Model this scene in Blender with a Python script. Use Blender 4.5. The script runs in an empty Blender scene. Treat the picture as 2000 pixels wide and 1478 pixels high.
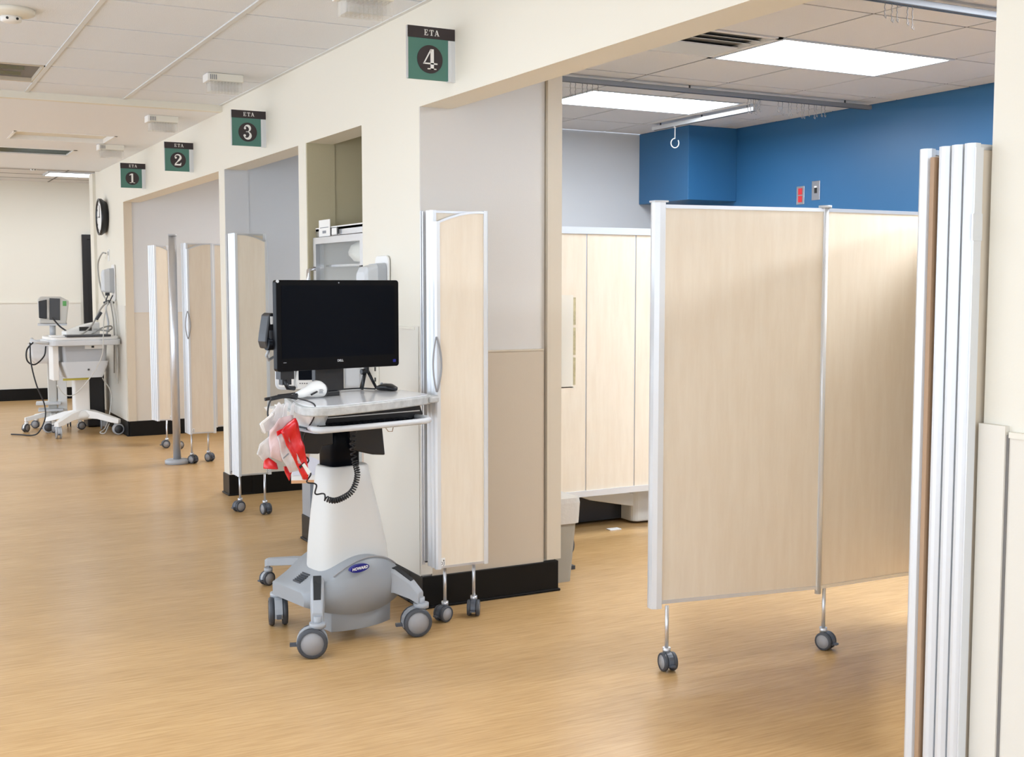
import bpy, bmesh, math, random
from mathutils import Vector, Matrix
random.seed(7)
PI = math.pi
C = bpy.context.scene.collection
scene = bpy.context.scene

# ------------------------------------------------------------------ camera, world, exposure
EYE = 1.504
cam_d = bpy.data.cameras.new('camera'); cam = bpy.data.objects.new('camera', cam_d); C.objects.link(cam)
cam_d.sensor_width = 36.0; cam_d.lens = 36.0*2335.9/2000.0; cam_d.clip_start = 0.05; cam_d.clip_end = 100
cam.location = (0, 0, EYE)
cam.rotation_euler = (math.radians(90-4.52), 0, math.radians(-28.22))
scene.camera = cam
w = bpy.data.worlds.new('world'); scene.world = w; w.use_nodes = True
w.node_tree.nodes['Background'].inputs[0].default_value = (0.82, 0.93, 1.08, 1)
w.node_tree.nodes['Background'].inputs[1].default_value = 2.4
vs = scene.view_settings
vs.view_transform = 'Standard'; vs.look = 'None'; vs.exposure = 0.36; vs.gamma = 1.0; vs.use_curve_mapping = False
HALL_LIGHT = 8.0      # radiance of the hall troffers
BAY_LIGHT = 16.0
BAY_FILL_LIGHT = 38.0  # radiance of the unseen panels added to brighten the open screen
FAR_LIGHT = 9.0
DIM_LIGHT = 26.0

# ------------------------------------------------------------------ materials
M = {}
def mat(name, col, rough=0.5, metal=0.0, bump=0.0, bscale=60.0, var=0.0, vscale=8.0, stretch=(1, 1, 1), spec=None, trans=0.0, alpha=1.0, coat=0.0, emit=None, estr=0.0, col2=None, ior=None):
    m = bpy.data.materials.new(name); m.use_nodes = True
    nt = m.node_tree; b = nt.nodes['Principled BSDF']
    b.inputs['Base Color'].default_value = (*col, 1)
    b.inputs['Roughness'].default_value = rough
    b.inputs['Metallic'].default_value = metal
    if spec is not None: b.inputs['Specular IOR Level'].default_value = spec
    if trans: b.inputs['Transmission Weight'].default_value = trans
    if ior: b.inputs['IOR'].default_value = ior
    if alpha < 1: b.inputs['Alpha'].default_value = alpha
    if coat: b.inputs['Coat Weight'].default_value = coat; b.inputs['Coat Roughness'].default_value = 0.12
    if emit: b.inputs['Emission Color'].default_value = (*emit, 1); b.inputs['Emission Strength'].default_value = estr
    if bump or var or col2:
        tc = nt.nodes.new('ShaderNodeTexCoord'); mp = nt.nodes.new('ShaderNodeMapping')
        mp.inputs['Scale'].default_value = stretch
        nt.links.new(tc.outputs['Object'], mp.inputs['Vector'])
        if var or col2:
            n = nt.nodes.new('ShaderNodeTexNoise'); n.inputs['Scale'].default_value = vscale; n.inputs['Detail'].default_value = 5
            n.inputs['Roughness'].default_value = 0.62
            nt.links.new(mp.outputs[0], n.inputs['Vector'])
            r = nt.nodes.new('ShaderNodeValToRGB')
            c2 = col2 or tuple(c*(1-var) for c in col)
            r.color_ramp.elements[0].position = 0.36; r.color_ramp.elements[1].position = 0.64
            r.color_ramp.elements[0].color = (*c2, 1); r.color_ramp.elements[1].color = (*col, 1)
            nt.links.new(n.outputs[0], r.inputs[0]); nt.links.new(r.outputs[0], b.inputs['Base Color'])
        if bump:
            n2 = nt.nodes.new('ShaderNodeTexNoise'); n2.inputs['Scale'].default_value = bscale; n2.inputs['Detail'].default_value = 3
            nt.links.new(mp.outputs[0], n2.inputs['Vector'])
            bp = nt.nodes.new('ShaderNodeBump'); bp.inputs['Strength'].default_value = bump; bp.inputs['Distance'].default_value = 0.003
            nt.links.new(n2.outputs[0], bp.inputs['Height']); nt.links.new(bp.outputs[0], b.inputs['Normal'])
    M[name] = m; return m

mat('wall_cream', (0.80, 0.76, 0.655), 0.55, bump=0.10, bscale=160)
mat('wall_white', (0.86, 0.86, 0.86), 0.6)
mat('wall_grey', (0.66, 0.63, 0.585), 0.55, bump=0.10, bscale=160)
mat('wall_neutral', (0.63, 0.635, 0.635), 0.6, bump=0.10, bscale=160)
mat('wall_greyblue', (0.62, 0.63, 0.64), 0.6, bump=0.10, bscale=160)
mat('wainscot_tan', (0.56, 0.475, 0.365), 0.5, bump=0.08, bscale=200)
mat('wainscot_cream', (0.76, 0.72, 0.635), 0.45, bump=0.08, bscale=200)
mat('wainscot_beige', (0.64, 0.585, 0.50), 0.5, bump=0.08, bscale=200)
mat('wall_olive', (0.50, 0.445, 0.29), 0.6, bump=0.10, bscale=160)
mat('wall_blue', (0.028, 0.135, 0.30), 0.42, bump=0.08, bscale=200)
mat('trim_tan', (0.62, 0.54, 0.42), 0.5)
mat('drywall_ceiling', (0.83, 0.84, 0.86), 0.7, bump=0.06, bscale=120)
mat('black_rubber', (0.006, 0.006, 0.006), 0.35, spec=0.22)
mat('ceiling_tile', (0.86, 0.89, 0.93), 0.9, bump=0.9, bscale=140, var=0.10, vscale=190)
mat('bay_ceiling_tile', (0.82, 0.80, 0.79), 0.9, bump=0.9, bscale=140, var=0.10, vscale=190)
mat('tee_white', (0.72, 0.73, 0.72), 0.45)
mat('tee_shadow', (0.20, 0.19, 0.18), 0.7)
mat('maple', (0.82, 0.73, 0.595), 0.42, col2=(0.78, 0.68, 0.54), vscale=3.2, stretch=(9, 9, 1.1), coat=0.1)
mat('maple_edge', (0.42, 0.27, 0.16), 0.5)
mat('aluminium', (0.66, 0.67, 0.69), 0.33, metal=0.75)
mat('aluminium_white', (0.74, 0.76, 0.78), 0.30, metal=0.3)
mat('track_grey', (0.25, 0.26, 0.28), 0.4, metal=0.3)
mat('steel', (0.62, 0.62, 0.64), 0.25, metal=1.0, bump=0.1, bscale=40, stretch=(1, 1, 20))
mat('chrome', (0.8, 0.8, 0.82), 0.12, metal=1.0)
mat('steel_guard', (0.36, 0.40, 0.45), 0.35, metal=0.5)
mat('plastic_white', (0.83, 0.82, 0.79), 0.38)
mat('plastic_warm', (0.80, 0.77, 0.68), 0.4)
mat('plastic_grey', (0.44, 0.46, 0.485), 0.42)
mat('plastic_lightgrey', (0.62, 0.64, 0.66), 0.42)
mat('cart_shell', (0.64, 0.635, 0.605), 0.42)
mat('base_grey', (0.31, 0.33, 0.35), 0.42)
mat('cart_base', (0.39, 0.41, 0.435), 0.42)
mat('worktop', (0.80, 0.80, 0.81), 0.18, coat=0.3)
mat('worktop_edge', (0.55, 0.555, 0.54), 0.45, var=0.25, vscale=25)
mat('hub_grey', (0.33, 0.325, 0.33), 0.55)
mat('tyre', (0.055, 0.06, 0.07), 0.45)
mat('caster_dark', (0.075, 0.085, 0.105), 0.35)
mat('black_plastic', (0.010, 0.010, 0.012), 0.35)
mat('black_gloss', (0.002, 0.003, 0.006), 0.30, spec=0.08)
mat('bezel', (0.003, 0.003, 0.004), 0.3, spec=0.12)
mat('dark_grey', (0.05, 0.053, 0.06), 0.45)
mat('rubber_pad', (0.02, 0.021, 0.022), 0.8, bump=0.6, bscale=300)
mat('sign_green', (0.075, 0.205, 0.165), 0.5)
mat('sign_dark', (0.03, 0.02, 0.022), 0.5)
mat('sign_white', (0.88, 0.87, 0.84), 0.5)
mat('paper', (0.86, 0.85, 0.82), 0.6)
mat('ink_grey', (0.25, 0.26, 0.28), 0.6)
mat('ink_black', (0.01, 0.01, 0.01), 0.6)
mat('logo_blue', (0.008, 0.012, 0.20), 0.3)
mat('bag_red', (0.72, 0.006, 0.012), 0.22, bump=0.9, bscale=28, coat=0.6)
mat('bag_pink', (0.88, 0.66, 0.66), 0.25, bump=1.0, bscale=30, coat=0.6, alpha=0.72)
mat('bag_clear', (0.90, 0.88, 0.88), 0.12, bump=1.0, bscale=45, coat=1.0, alpha=0.55)
mat('tube_tan', (0.60, 0.52, 0.42), 0.4)
mat('glass', (0.85, 0.9, 0.88), 0.05, alpha=0.14, spec=0.6)
mat('clear_plastic', (0.85, 0.84, 0.80), 0.15, alpha=0.20, spec=0.6)
mat('linen', (0.86, 0.86, 0.80), 0.9, bump=0.5, bscale=18)
mat('linen_blue', (0.66, 0.72, 0.78), 0.9, bump=0.5, bscale=18)
mat('cable_black', (0.012, 0.012, 0.014), 0.45)
mat('cable_grey', (0.38, 0.37, 0.34), 0.5)
mat('cable_light', (0.60, 0.59, 0.55), 0.5)
mat('skin', (0.55, 0.32, 0.24), 0.6)
mat('hair', (0.035, 0.022, 0.018), 0.7)
mat('shirt', (0.72, 0.72, 0.80), 0.6)
mat('orange', (0.75, 0.40, 0.20), 0.6)
mat('green_label', (0.14, 0.42, 0.13), 0.6)
mat('yellow_label', (0.65, 0.58, 0.10), 0.6)
mat('red_socket', (0.62, 0.03, 0.035), 0.4)
mat('screen_dark', (0.035, 0.032, 0.03), 0.25)
mat('bin_grey', (0.36, 0.33, 0.27), 0.5)
mat('bin_liner', (0.60, 0.57, 0.52), 0.35, bump=1.0, bscale=25)
mat('glove_box', (0.62, 0.55, 0.33), 0.6, var=0.3, vscale=30)
mat('equipment_beige', (0.62, 0.60, 0.55), 0.5)
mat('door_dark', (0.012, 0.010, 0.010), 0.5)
mat('door_grey', (0.14, 0.125, 0.115), 0.5)
mat('louver_green', (0.20, 0.235, 0.22), 0.2, metal=0.9)
def emitter(name, col, s):
    m = bpy.data.materials.new(name); m.use_nodes = True; nt = m.node_tree
    b = nt.nodes['Principled BSDF']; b.inputs['Base Color'].default_value = (0.8, 0.8, 0.8, 1)
    b.inputs['Emission Color'].default_value = (*col, 1); b.inputs['Emission Strength'].default_value = s
    M[name] = m
emitter('lamp_hall', (0.84, 0.95, 1.08), HALL_LIGHT)
emitter('lamp_bay', (0.90, 0.96, 1.04), BAY_LIGHT)
emitter('lamp_bay_fill', (0.90, 0.96, 1.04), BAY_FILL_LIGHT)
emitter('lamp_far', (0.88, 0.95, 1.05), FAR_LIGHT)
emitter('lamp_dim', (0.95, 0.96, 1.0), DIM_LIGHT)

def floor_material():
    m = bpy.data.materials.new('wood_look_vinyl'); m.use_nodes = True; nt = m.node_tree; b = nt.nodes['Principled BSDF']
    tc = nt.nodes.new('ShaderNodeTexCoord')
    def noise(sc, stretch, det, rough=0.6):
        mp = nt.nodes.new('ShaderNodeMapping'); mp.inputs['Scale'].default_value = stretch
        nt.links.new(tc.outputs['Object'], mp.inputs['Vector'])
        n = nt.nodes.new('ShaderNodeTexNoise'); n.inputs['Scale'].default_value = sc; n.inputs['Detail'].default_value = det
        n.inputs['Roughness'].default_value = rough
        nt.links.new(mp.outputs[0], n.inputs['Vector']); return n
    n1 = noise(1.0, (5.5, 75, 1), 6, 0.62); n2 = noise(1.0, (0.5, 5, 1), 3)
    r1 = nt.nodes.new('ShaderNodeValToRGB')
    e = r1.color_ramp.elements
    e[0].position = 0.33; e[0].color = (0.515, 0.313, 0.132, 1)
    e[1].position = 0.62; e[1].color = (0.635, 0.408, 0.188, 1)
    k = r1.color_ramp.elements.new(0.46); k.color = (0.575, 0.358, 0.156, 1)
    nt.links.new(n1.outputs[0], r1.inputs[0])
    r2 = nt.nodes.new('ShaderNodeValToRGB')
    r2.color_ramp.elements[0].position = 0.3; r2.color_ramp.elements[0].color = (0.90, 0.88, 0.86, 1)
    r2.color_ramp.elements[1].position = 0.7; r2.color_ramp.elements[1].color = (1, 1, 1, 1)
    nt.links.new(n2.outputs[0], r2.inputs[0])
    mx = nt.nodes.new('ShaderNodeMixRGB'); mx.blend_type = 'MULTIPLY'; mx.inputs[0].default_value = 1
    nt.links.new(r1.outputs[0], mx.inputs[1]); nt.links.new(r2.outputs[0], mx.inputs[2])
    nt.links.new(mx.outputs[0], b.inputs['Base Color'])
    b.inputs['Roughness'].default_value = 0.26
    b.inputs['Specular IOR Level'].default_value = 0.38
    bp = nt.nodes.new('ShaderNodeBump'); bp.inputs['Strength'].default_value = 0.10; bp.inputs['Distance'].default_value = 0.002
    n3 = noise(1.0, (6, 50, 1), 3)
    nt.links.new(n3.outputs[0], bp.inputs['Height']); nt.links.new(bp.outputs[0], b.inputs['Normal'])
    M['floor'] = m
floor_material()

# ------------------------------------------------------------------ mesh builder
class MB:
    def __init__(s): s.v = []; s.f = []; s.mi = []; s.sm = []; s.T = None
    def _add(s, vs_, fs_, mi=0, smooth=False):
        b = len(s.v)
        for p in vs_:
            p = Vector(p)
            s.v.append(s.T @ p if s.T else p)
        for f in fs_:
            s.f.append([b+i for i in f]); s.mi.append(mi); s.sm.append(smooth)
        return s
    def box(s, x0, x1, y0, y1, z0, z1, mi=0):
        vv = [(x0,y0,z0),(x1,y0,z0),(x1,y1,z0),(x0,y1,z0),(x0,y0,z1),(x1,y0,z1),(x1,y1,z1),(x0,y1,z1)]
        return s._add(vv, [(0,3,2,1),(4,5,6,7),(0,1,5,4),(1,2,6,5),(2,3,7,6),(3,0,4,7)], mi)
    def prism(s, poly, z0, z1, mi=0, axis='z', smooth=False):
        n = len(poly); vv = []
        for z in (z0, z1):
            for a, b in poly:
                vv.append((a, b, z) if axis == 'z' else ((a, z, b) if axis == 'y' else (z, a, b)))
        fs = [list(range(n))[::-1], list(range(n, 2*n))]
        if axis == 'y': fs = [f[::-1] for f in fs]
        s._add(vv, fs, mi)
        side = []
        for i in range(n):
            j = (i+1) % n
            q = (i, j, n+j, n+i)
            side.append(q if axis != 'y' else q[::-1])
        b = len(s.v)-2*n
        for q in side: s.f.append([b+i for i in q]); s.mi.append(mi); s.sm.append(smooth)
        return s
    def cyl(s, p0, p1, r0, r1=None, n=16, mi=0, cap=True, smooth=True, mcap=None):
        r1 = r0 if r1 is None else r1
        p0 = Vector(p0); p1 = Vector(p1); d = (p1-p0).normalized()
        a = d.orthogonal().normalized(); c = d.cross(a)
        vv = [p0+(a*math.cos(t)+c*math.sin(t))*r0 for t in [2*PI*i/n for i in range(n)]]
        vv += [p1+(a*math.cos(t)+c*math.sin(t))*r1 for t in [2*PI*i/n for i in range(n)]]
        b = len(s.v); s._add(vv, [(i, (i+1) % n, n+(i+1) % n, n+i) for i in range(n)], mi, smooth)
        if cap:
            mc = mi if mcap is None else mcap
            s.f.append([b+i for i in range(n)][::-1]); s.mi.append(mc); s.sm.append(False)
            s.f.append([b+n+i for i in range(n)]); s.mi.append(mc); s.sm.append(False)
        return s
    def lathe(s, prof, c=(0,0,0), n=24, mi=0, axis='z', smooth=True):
        vv = []; m = len(prof)
        for i in range(n):
            t = 2*PI*i/n
            for r, z in prof:
                x, y = r*math.cos(t), r*math.sin(t)
                p = (x, y, z) if axis == 'z' else ((x, z, y) if axis == 'y' else (z, x, y))
                vv.append((p[0]+c[0], p[1]+c[1], p[2]+c[2]))
        fs = []
        for i in range(n):
            j = (i+1) % n
            for k in range(m-1):
                q = (i*m+k, j*m+k, j*m+k+1, i*m+k+1)
                fs.append(q if axis != 'y' else q[::-1])
        return s._add(vv, fs, mi, smooth)
    def tube(s, path, r, n=8, mi=0, closed=False):
        path = [Vector(p) for p in path]; k = len(path)
        rr = r if isinstance(r, (list, tuple)) else [r]*k
        vv = []; up = None
        for i, p in enumerate(path):
            d = (path[(i+1) % k]-path[i-1]) if closed else (path[min(i+1, k-1)]-path[max(i-1, 0)])
            if d.length < 1e-9: d = Vector((0, 0, 1))
            d.normalize()
            if up is None: up = d.orthogonal().normalized()
            up = (up-d*up.dot(d))
            if up.length < 1e-6: up = d.orthogonal()
            up.normalize(); sd = d.cross(up)
            for j in range(n):
                t = 2*PI*j/n; vv.append(p+(up*math.cos(t)+sd*math.sin(t))*rr[i])
        fs = []
        for i in range(k if closed else k-1):
            a = i*n; b = ((i+1) % k)*n
            for j in range(n): fs.append((a+j, a+(j+1) % n, b+(j+1) % n, b+j))
        b0 = len(s.v); s._add(vv, fs, mi, True)
        if not closed:
            s.f.append([b0+j for j in range(n)][::-1]); s.mi.append(mi); s.sm.append(False)
            s.f.append([b0+(k-1)*n+j for j in range(n)]); s.mi.append(mi); s.sm.append(False)
        return s
    def loft(s, secs, mi=0, smooth=True, cap=True):
        n = len(secs[0]); vv = [p for q in secs for p in q]; fs = []
        for i in range(len(secs)-1):
            for j in range(n): fs.append((i*n+j, i*n+(j+1) % n, (i+1)*n+(j+1) % n, (i+1)*n+j))
        b = len(s.v); s._add(vv, fs, mi, smooth)
        if cap:
            s.f.append([b+j for j in range(n)][::-1]); s.mi.append(mi); s.sm.append(False)
            s.f.append([b+(len(secs)-1)*n+j for j in range(n)]); s.mi.append(mi); s.sm.append(False)
        return s
    def mesh(s, name, mats):
        me = bpy.data.meshes.new(name); me.from_pydata([tuple(p) for p in s.v], [], s.f)
        for m in (mats if isinstance(mats, (list, tuple)) else [mats]): me.materials.append(M[m])
        for p, i, q in zip(me.polygons, s.mi, s.sm): p.material_index = i; p.use_smooth = q
        me.update(); return me
    def build(s, name, mats, parent=None, bevel=0, label=None, loc=None, segs=2):
        me = s.mesh(name, mats)
        if bevel:
            bm = bmesh.new(); bm.from_mesh(me); bmesh.ops.remove_doubles(bm, verts=bm.verts, dist=1e-6)
            es = [e for e in bm.edges if len(e.link_faces) == 2 and e.calc_face_angle(0) > 0.6]
            bmesh.ops.bevel(bm, geom=es, offset=bevel, segments=segs, affect='EDGES', profile=0.5, clamp_overlap=True)
            bm.to_mesh(me); bm.free(); me.update()
        return link(name, me, parent, label, loc)
def link(name, me, parent=None, label=None, loc=None):
    o = bpy.data.objects.new(name, me); C.objects.link(o)
    if parent: o.parent = parent
    if label: o['label'] = label
    if loc: o.location = loc
    return o
def thing(name, label, cat, loc=(0,0,0), rz=0.0, group=None):
    o = bpy.data.objects.new(name, None); C.objects.link(o); o.empty_display_size = 0.1
    o.location = loc; o.rotation_euler = (0, 0, rz); o['label'] = label; o['category'] = cat
    if group: o['group'] = group
    return o
def tag(o, label, cat, group=None):
    o['label'] = label; o['category'] = cat
    if group: o['group'] = group
    return o
def struct(o, label=None):
    o['kind'] = 'structure'
    if label: o['label'] = label
    return o
def sroot(name, label=None):
    o = bpy.data.objects.new(name, None); C.objects.link(o); o.empty_display_size = 0.1
    return struct(o, label)
def copy_tree(o, parent=None):
    c = o.copy(); C.objects.link(c)
    if parent: c.parent = parent
    for ch in list(o.children): copy_tree(ch, c)
    return c
def superell(cx, cy, z, hw, hd, e=4.0, n=32):
    out = []
    for i in range(n):
        t = 2*PI*i/n; c, q = math.cos(t), math.sin(t)
        out.append((cx+hw*math.copysign(abs(c)**(2/e), c), cy+hd*math.copysign(abs(q)**(2/e), q), z))
    return out
def rrect(x0, x1, y0, y1, r, n=5):
    out = []
    rs = r if isinstance(r, (list, tuple)) else [r]*4     # order: (x1,y1) (x0,y1) (x0,y0) (x1,y0)
    for (cx, cy, a, q) in ((x1, y1, 0, rs[0]), (x0, y1, 90, rs[1]), (x0, y0, 180, rs[2]), (x1, y0, 270, rs[3])):
        ox = cx-q if cx == x1 else cx+q; oy = cy-q if cy == y1 else cy+q
        for i in range(n+1):
            t = math.radians(a+90*i/n); out.append((ox+q*math.cos(t), oy+q*math.sin(t)))
    return out
def curve_pts(ctrl, n=12):
    P = [Vector(p) for p in ctrl]; P = [2*P[0]-P[1]]+P+[2*P[-1]-P[-2]]; out = []
    for i in range(1, len(P)-2):
        for k in range(n):
            t = k/n; a, b, c, d = P[i-1], P[i], P[i+1], P[i+2]
            out.append(0.5*((2*b)+(c-a)*t+(2*a-5*b+4*c-d)*t*t+(3*b-a-3*c+d)*t**3))
    out.append(P[-2]); return out
def text_mesh(txt, size, depth=0.0004, bold=0.0, shear=0.0, spacing=1.0):
    cu = bpy.data.curves.new('lettering', 'FONT'); cu.body = txt; cu.size = size; cu.extrude = depth
    cu.align_x = 'CENTER'; cu.align_y = 'CENTER'; cu.offset = bold; cu.shear = shear; cu.space_character = spacing
    o = bpy.data.objects.new('lettering', cu); C.objects.link(o)
    bpy.context.view_layer.update()
    me = bpy.data.meshes.new_from_object(o.evaluated_get(bpy.context.evaluated_depsgraph_get()))
    bpy.data.objects.remove(o); bpy.data.curves.remove(cu); return me
def lettering(name, txt, size, material, parent, loc, rot=(PI/2, 0, 0), **k):
    me = text_mesh(txt, size, **k); me.materials.clear(); me.materials.append(M[material])
    o = link(name, me, parent, loc=loc); o.rotation_euler = rot; return o

# ------------------------------------------------------------------ dimensions of the place
X0 = 2.218; XI = 2.378; ZC = 2.743; ZH = 2.30; ZD = 2.70; ZF = 2.82
XB = 6.18; YW = 8.38; YE = 13.72; YFAR = 16.6
TX = 0.613

# floor
struct(MB().box(-3.5, 7.5, -4.0, 17.5, -0.10, 0.0).build('floor', 'floor'))

# ---- the long wall of the hall with its bay openings
wr = sroot('wall_right', 'cream wall of the hall with the bay openings')
def wpart(name, mb, m, bevel=0, label=None, parent=None): return mb.build(name, m, parent or wr, bevel=bevel, label=label)
wpart('header', MB().box(X0, XI, 1.87, 12.155, ZH, ZC+0.03), 'wall_cream')
wpart('pier', MB().box(X0, XI+0.1, -4.0, 1.87, 0, ZC+0.03), 'wall_cream')
# column between bay 4 and the closet: partition face, closet jambs
wpart('column', MB().box(X0, XI, 5.02, 5.735, 0, ZH), 'wall_cream')
wpart('partition', MB().box(XI, 2.93, 5.02, 5.14, 0, ZC+0.03), 'wall_cream')
wpart('closet_wall', MB().box(XI, 2.86, 5.14, 5.735, 0, ZC+0.03), 'wall_cream')
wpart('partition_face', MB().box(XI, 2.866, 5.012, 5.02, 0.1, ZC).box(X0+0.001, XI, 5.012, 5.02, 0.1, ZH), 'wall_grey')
wpart('corner_board', MB().box(2.872, 2.95, 4.99, 5.02, 0.16, ZC), 'trim_tan', label='tan board covering the end of the partition')
wpart('closet_post', MB().box(X0, XI, 6.61, 6.745, 0, ZH), 'wall_cream')
wpart('closet_side', MB().box(XI, 3.05, 6.61, 6.70, 0, ZC), 'wall_olive')
wpart('closet_side', MB().box(X0+0.004, XI+0.01, 6.602, 6.61, 0.0, ZH), 'wall_olive')
wpart('closet_back', MB().box(2.98, 3.05, 5.735, 6.61, 0, ZC), 'wall_olive')
wpart('closet_ceiling', MB().box(XI, 2.98, 5.735, 6.61, ZC-0.1, ZC), 'wall_olive')
wpart('bay_post', MB().box(X0, XI, YW, 8.53, 0, ZH), 'wall_cream')
wpart('end_pier', MB().box(X0, XI, 12.155, YE, 0, ZC+0.05), 'wall_cream')
wpart('end_jamb', MB().box(X0, 2.295, 12.135, 12.155, 0.15, ZH), 'trim_tan')
wpart('corner_trim', MB().box(X0-0.03, X0+0.03, YE, YE+0.22, 0.0, ZD), 'wall_cream')
# wainscot and guards on the hall side
ws = 'wainscot_cream'
wpart('wainscot', MB().box(X0-0.006, X0, 5.02, 5.735, 0.15, 1.295), ws)
wpart('wainscot', MB().box(X0-0.006, X0, -2.0, 1.80, 0.15, 1.165), ws)
wpart('wainscot', MB().box(X0-0.006, X0, 12.16, YE, 0.15, 1.29), ws)
wpart('chair_rail', MB().box(X0-0.012, X0, 5.06, 5.735, 1.295, 1.305), 'wall_cream')
wpart('chair_rail', MB().box(X0-0.012, X0, -2.0, 1.792, 1.165, 1.178), 'wall_cream')
wpart('corner_guard', MB().box(X0-0.010, X0, 5.02, 5.09, 0.16, 1.31).box(X0-0.010, X0+0.045, 5.00, 5.012, 0.16, 1.31), ws)
wpart('corner_guard', MB().box(X0-0.014, X0, 1.80, 1.872, 0.16, 1.19), ws)
wpart('guard_joint', MB().box(X0-0.009, X0, 1.794, 1.80, 0.16, 1.17), 'tee_shadow')
wpart('wainscot_end', MB().box(X0+0.045, 2.86, 5.004, 5.012, 0.15, 1.185), 'wainscot_tan')
wpart('chair_rail', MB().box(X0+0.045, 2.86, 5.0, 5.012, 1.185, 1.193), 'trim_tan')
wpart('steel_guard', MB().box(X0-0.004, X0, 6.602, 6.747, 0.15, 0.62).box(X0-0.004, X0+0.14, 6.598, 6.604, 0.15, 0.62).cyl((X0+0.03, 6.595, 0.19), (X0+0.03, 6.60, 0.19), 0.006, n=10), 'steel_guard', label='blue grey metal kick guard')
# black cove base
def cove(mb, x0, x1, y0, y1, h=0.148, t=0.008):
    mb.box(x0-t, x1+t, y0-t, y1+t, 0, h)
    mb.box(x0-t-0.008, x1+t+0.008, y0-t-0.008, y1+t+0.008, 0, 0.012)
b = MB(); cove(b, X0, 2.93, 5.0, 5.14, 0.15); cove(b, X0, 2.86, 5.14, 5.735)
struct(b.build('baseboard_column', 'black_rubber', bevel=0.003))
b = MB(); cove(b, X0, XI, 6.61, 6.745); struct(b.build('baseboard_closet', 'black_rubber', bevel=0.003))
b = MB(); cove(b, X0, XI, YW, 8.53, 0.15); struct(b.build('baseboard_post', 'black_rubber', bevel=0.003))
b = MB(); cove(b, X0, XI, 12.155, YE, 0.15); struct(b.build('baseboard_end', 'black_rubber', bevel=0.003))
b = MB(); cove(b, X0, XI+0.1, -4.0, 1.87, 0.15); struct(b.build('baseboard_pier', 'black_rubber', bevel=0.003))

# ---- rooms behind the openings
struct(MB().box(XB, XB+0.1, -4.0, YW+0.15, 0, ZC+0.1).build('wall_bay_back', 'wall_blue'))
wp = sroot('wall_bay_partition', 'grey partition between the bays')
MB().box(XI, XB, YW, 8.53, 0, ZC).build('partition', 'wall_greyblue', wp)
MB().box(X0+0.001, XI+0.01, YW-0.005, YW, 0.15, ZH).build('partition_end', 'wall_greyblue', wp)
MB().box(5.70, XB, 7.70, YW, 2.165, ZC).build('soffit_box', 'wall_blue', wp, bevel=0.004, label='blue boxed soffit in the corner')
MB().box(X0+0.002, XB, YW-0.009, YW, 0.15, 1.2).build('wainscot', 'wainscot_beige', wp)
b = MB(); b.box(XI, XB, YW-0.012, YW-0.004, 0, 0.15); b.box(XB-0.012, XB, -2, YW, 0, 0.15); struct(b.build('baseboard_bay', 'black_rubber'))
wq = sroot('wall_far_bay', 'end partition of the far bays')
MB().box(XI, 6.5, 12.155, 12.3, 0, ZC).box(2.29, XI, 12.150, 12.155, 0, ZH).build('partition', 'wall_neutral', wq)
MB().box(2.295, 6.5, 12.147, 12.155, 0.15, 1.215).build('wainscot', 'wainscot_beige', wq)
MB().box(2.295, 6.5, 12.143, 12.155, 1.215, 1.223).build('chair_rail', 'trim_tan', wq)
MB().box(XI-0.15, 6.5, 12.135, 12.147, 0, 0.15).build('cove_base', 'black_rubber', wq)
struct(MB().box(6.2, 6.3, 8.53, 12.2, 0, ZC).build('wall_far_bay_back', 'wall_grey'))
b = MB().box(-3.5, -3.4, -4.0, 17.0, 0, 0.15).box(-3.5, -3.4, -4.0, 17.0, 2.65, 3.0)  # unseen wall, left open between bands so world light fills the hall
for y in range(-4, 18, 3): b.box(-3.5, -3.4, y, y+0.12, 0.15, 2.65)
struct(b.build('wall_left', 'wall_white'))
b = MB().box(-3.4, 7.0, -4.1, -4.0, 0, 0.6).box(-3.4, 7.0, -4.1, -4.0, 2.65, 3.0)  # open band added behind the camera to light surfaces facing it
for x in (-3.4, -2.0, 0.6, 3.2, 6.0): b.box(x, x+0.12, -4.1, -4.0, 0.6, 2.65)
struct(b.build('wall_back', 'wall_white'))
wf = sroot('wall_far', 'cream wall at the far end of the hall')
MB().box(-3.4, 6.5, YFAR, YFAR+0.1, 0, ZF+0.05).build('plaster', 'wall_cream', wf)
MB().box(-3.4, 2.46, YFAR-0.008, YFAR, 0.15, 1.255).build('wainscot', ws, wf)
MB().box(-3.4, 2.46, YFAR-0.016, YFAR, 1.255, 1.28).build('chair_rail', 'wall_cream', wf)
struct(MB().box(-3.4, 2.46, YFAR-0.02, YFAR, 0, 0.15).build('baseboard_far', 'black_rubber'))
struct(MB().box(6.4, 6.5, 12.2, YFAR, 0, ZF).build('wall_cross_hall', 'wall_cream'))
d = sroot('door_1', 'dark framed door in the far wall')
MB().box(2.49, 2.55, YFAR-0.05, YFAR, 0, 2.15).box(2.55, 3.4, YFAR-0.05, YFAR, 2.09, 2.15).box(3.4, 3.46, YFAR-0.05, YFAR, 0, 2.15).build('door_frame', 'door_dark', d)
MB().box(2.55, 2.62, YFAR-0.03, YFAR, 0, 2.09).box(2.62, 3.4, YFAR-0.03, YFAR, 0, 2.09, 1).build('door_leaf', ['door_dark', 'door_grey'], d)

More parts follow.
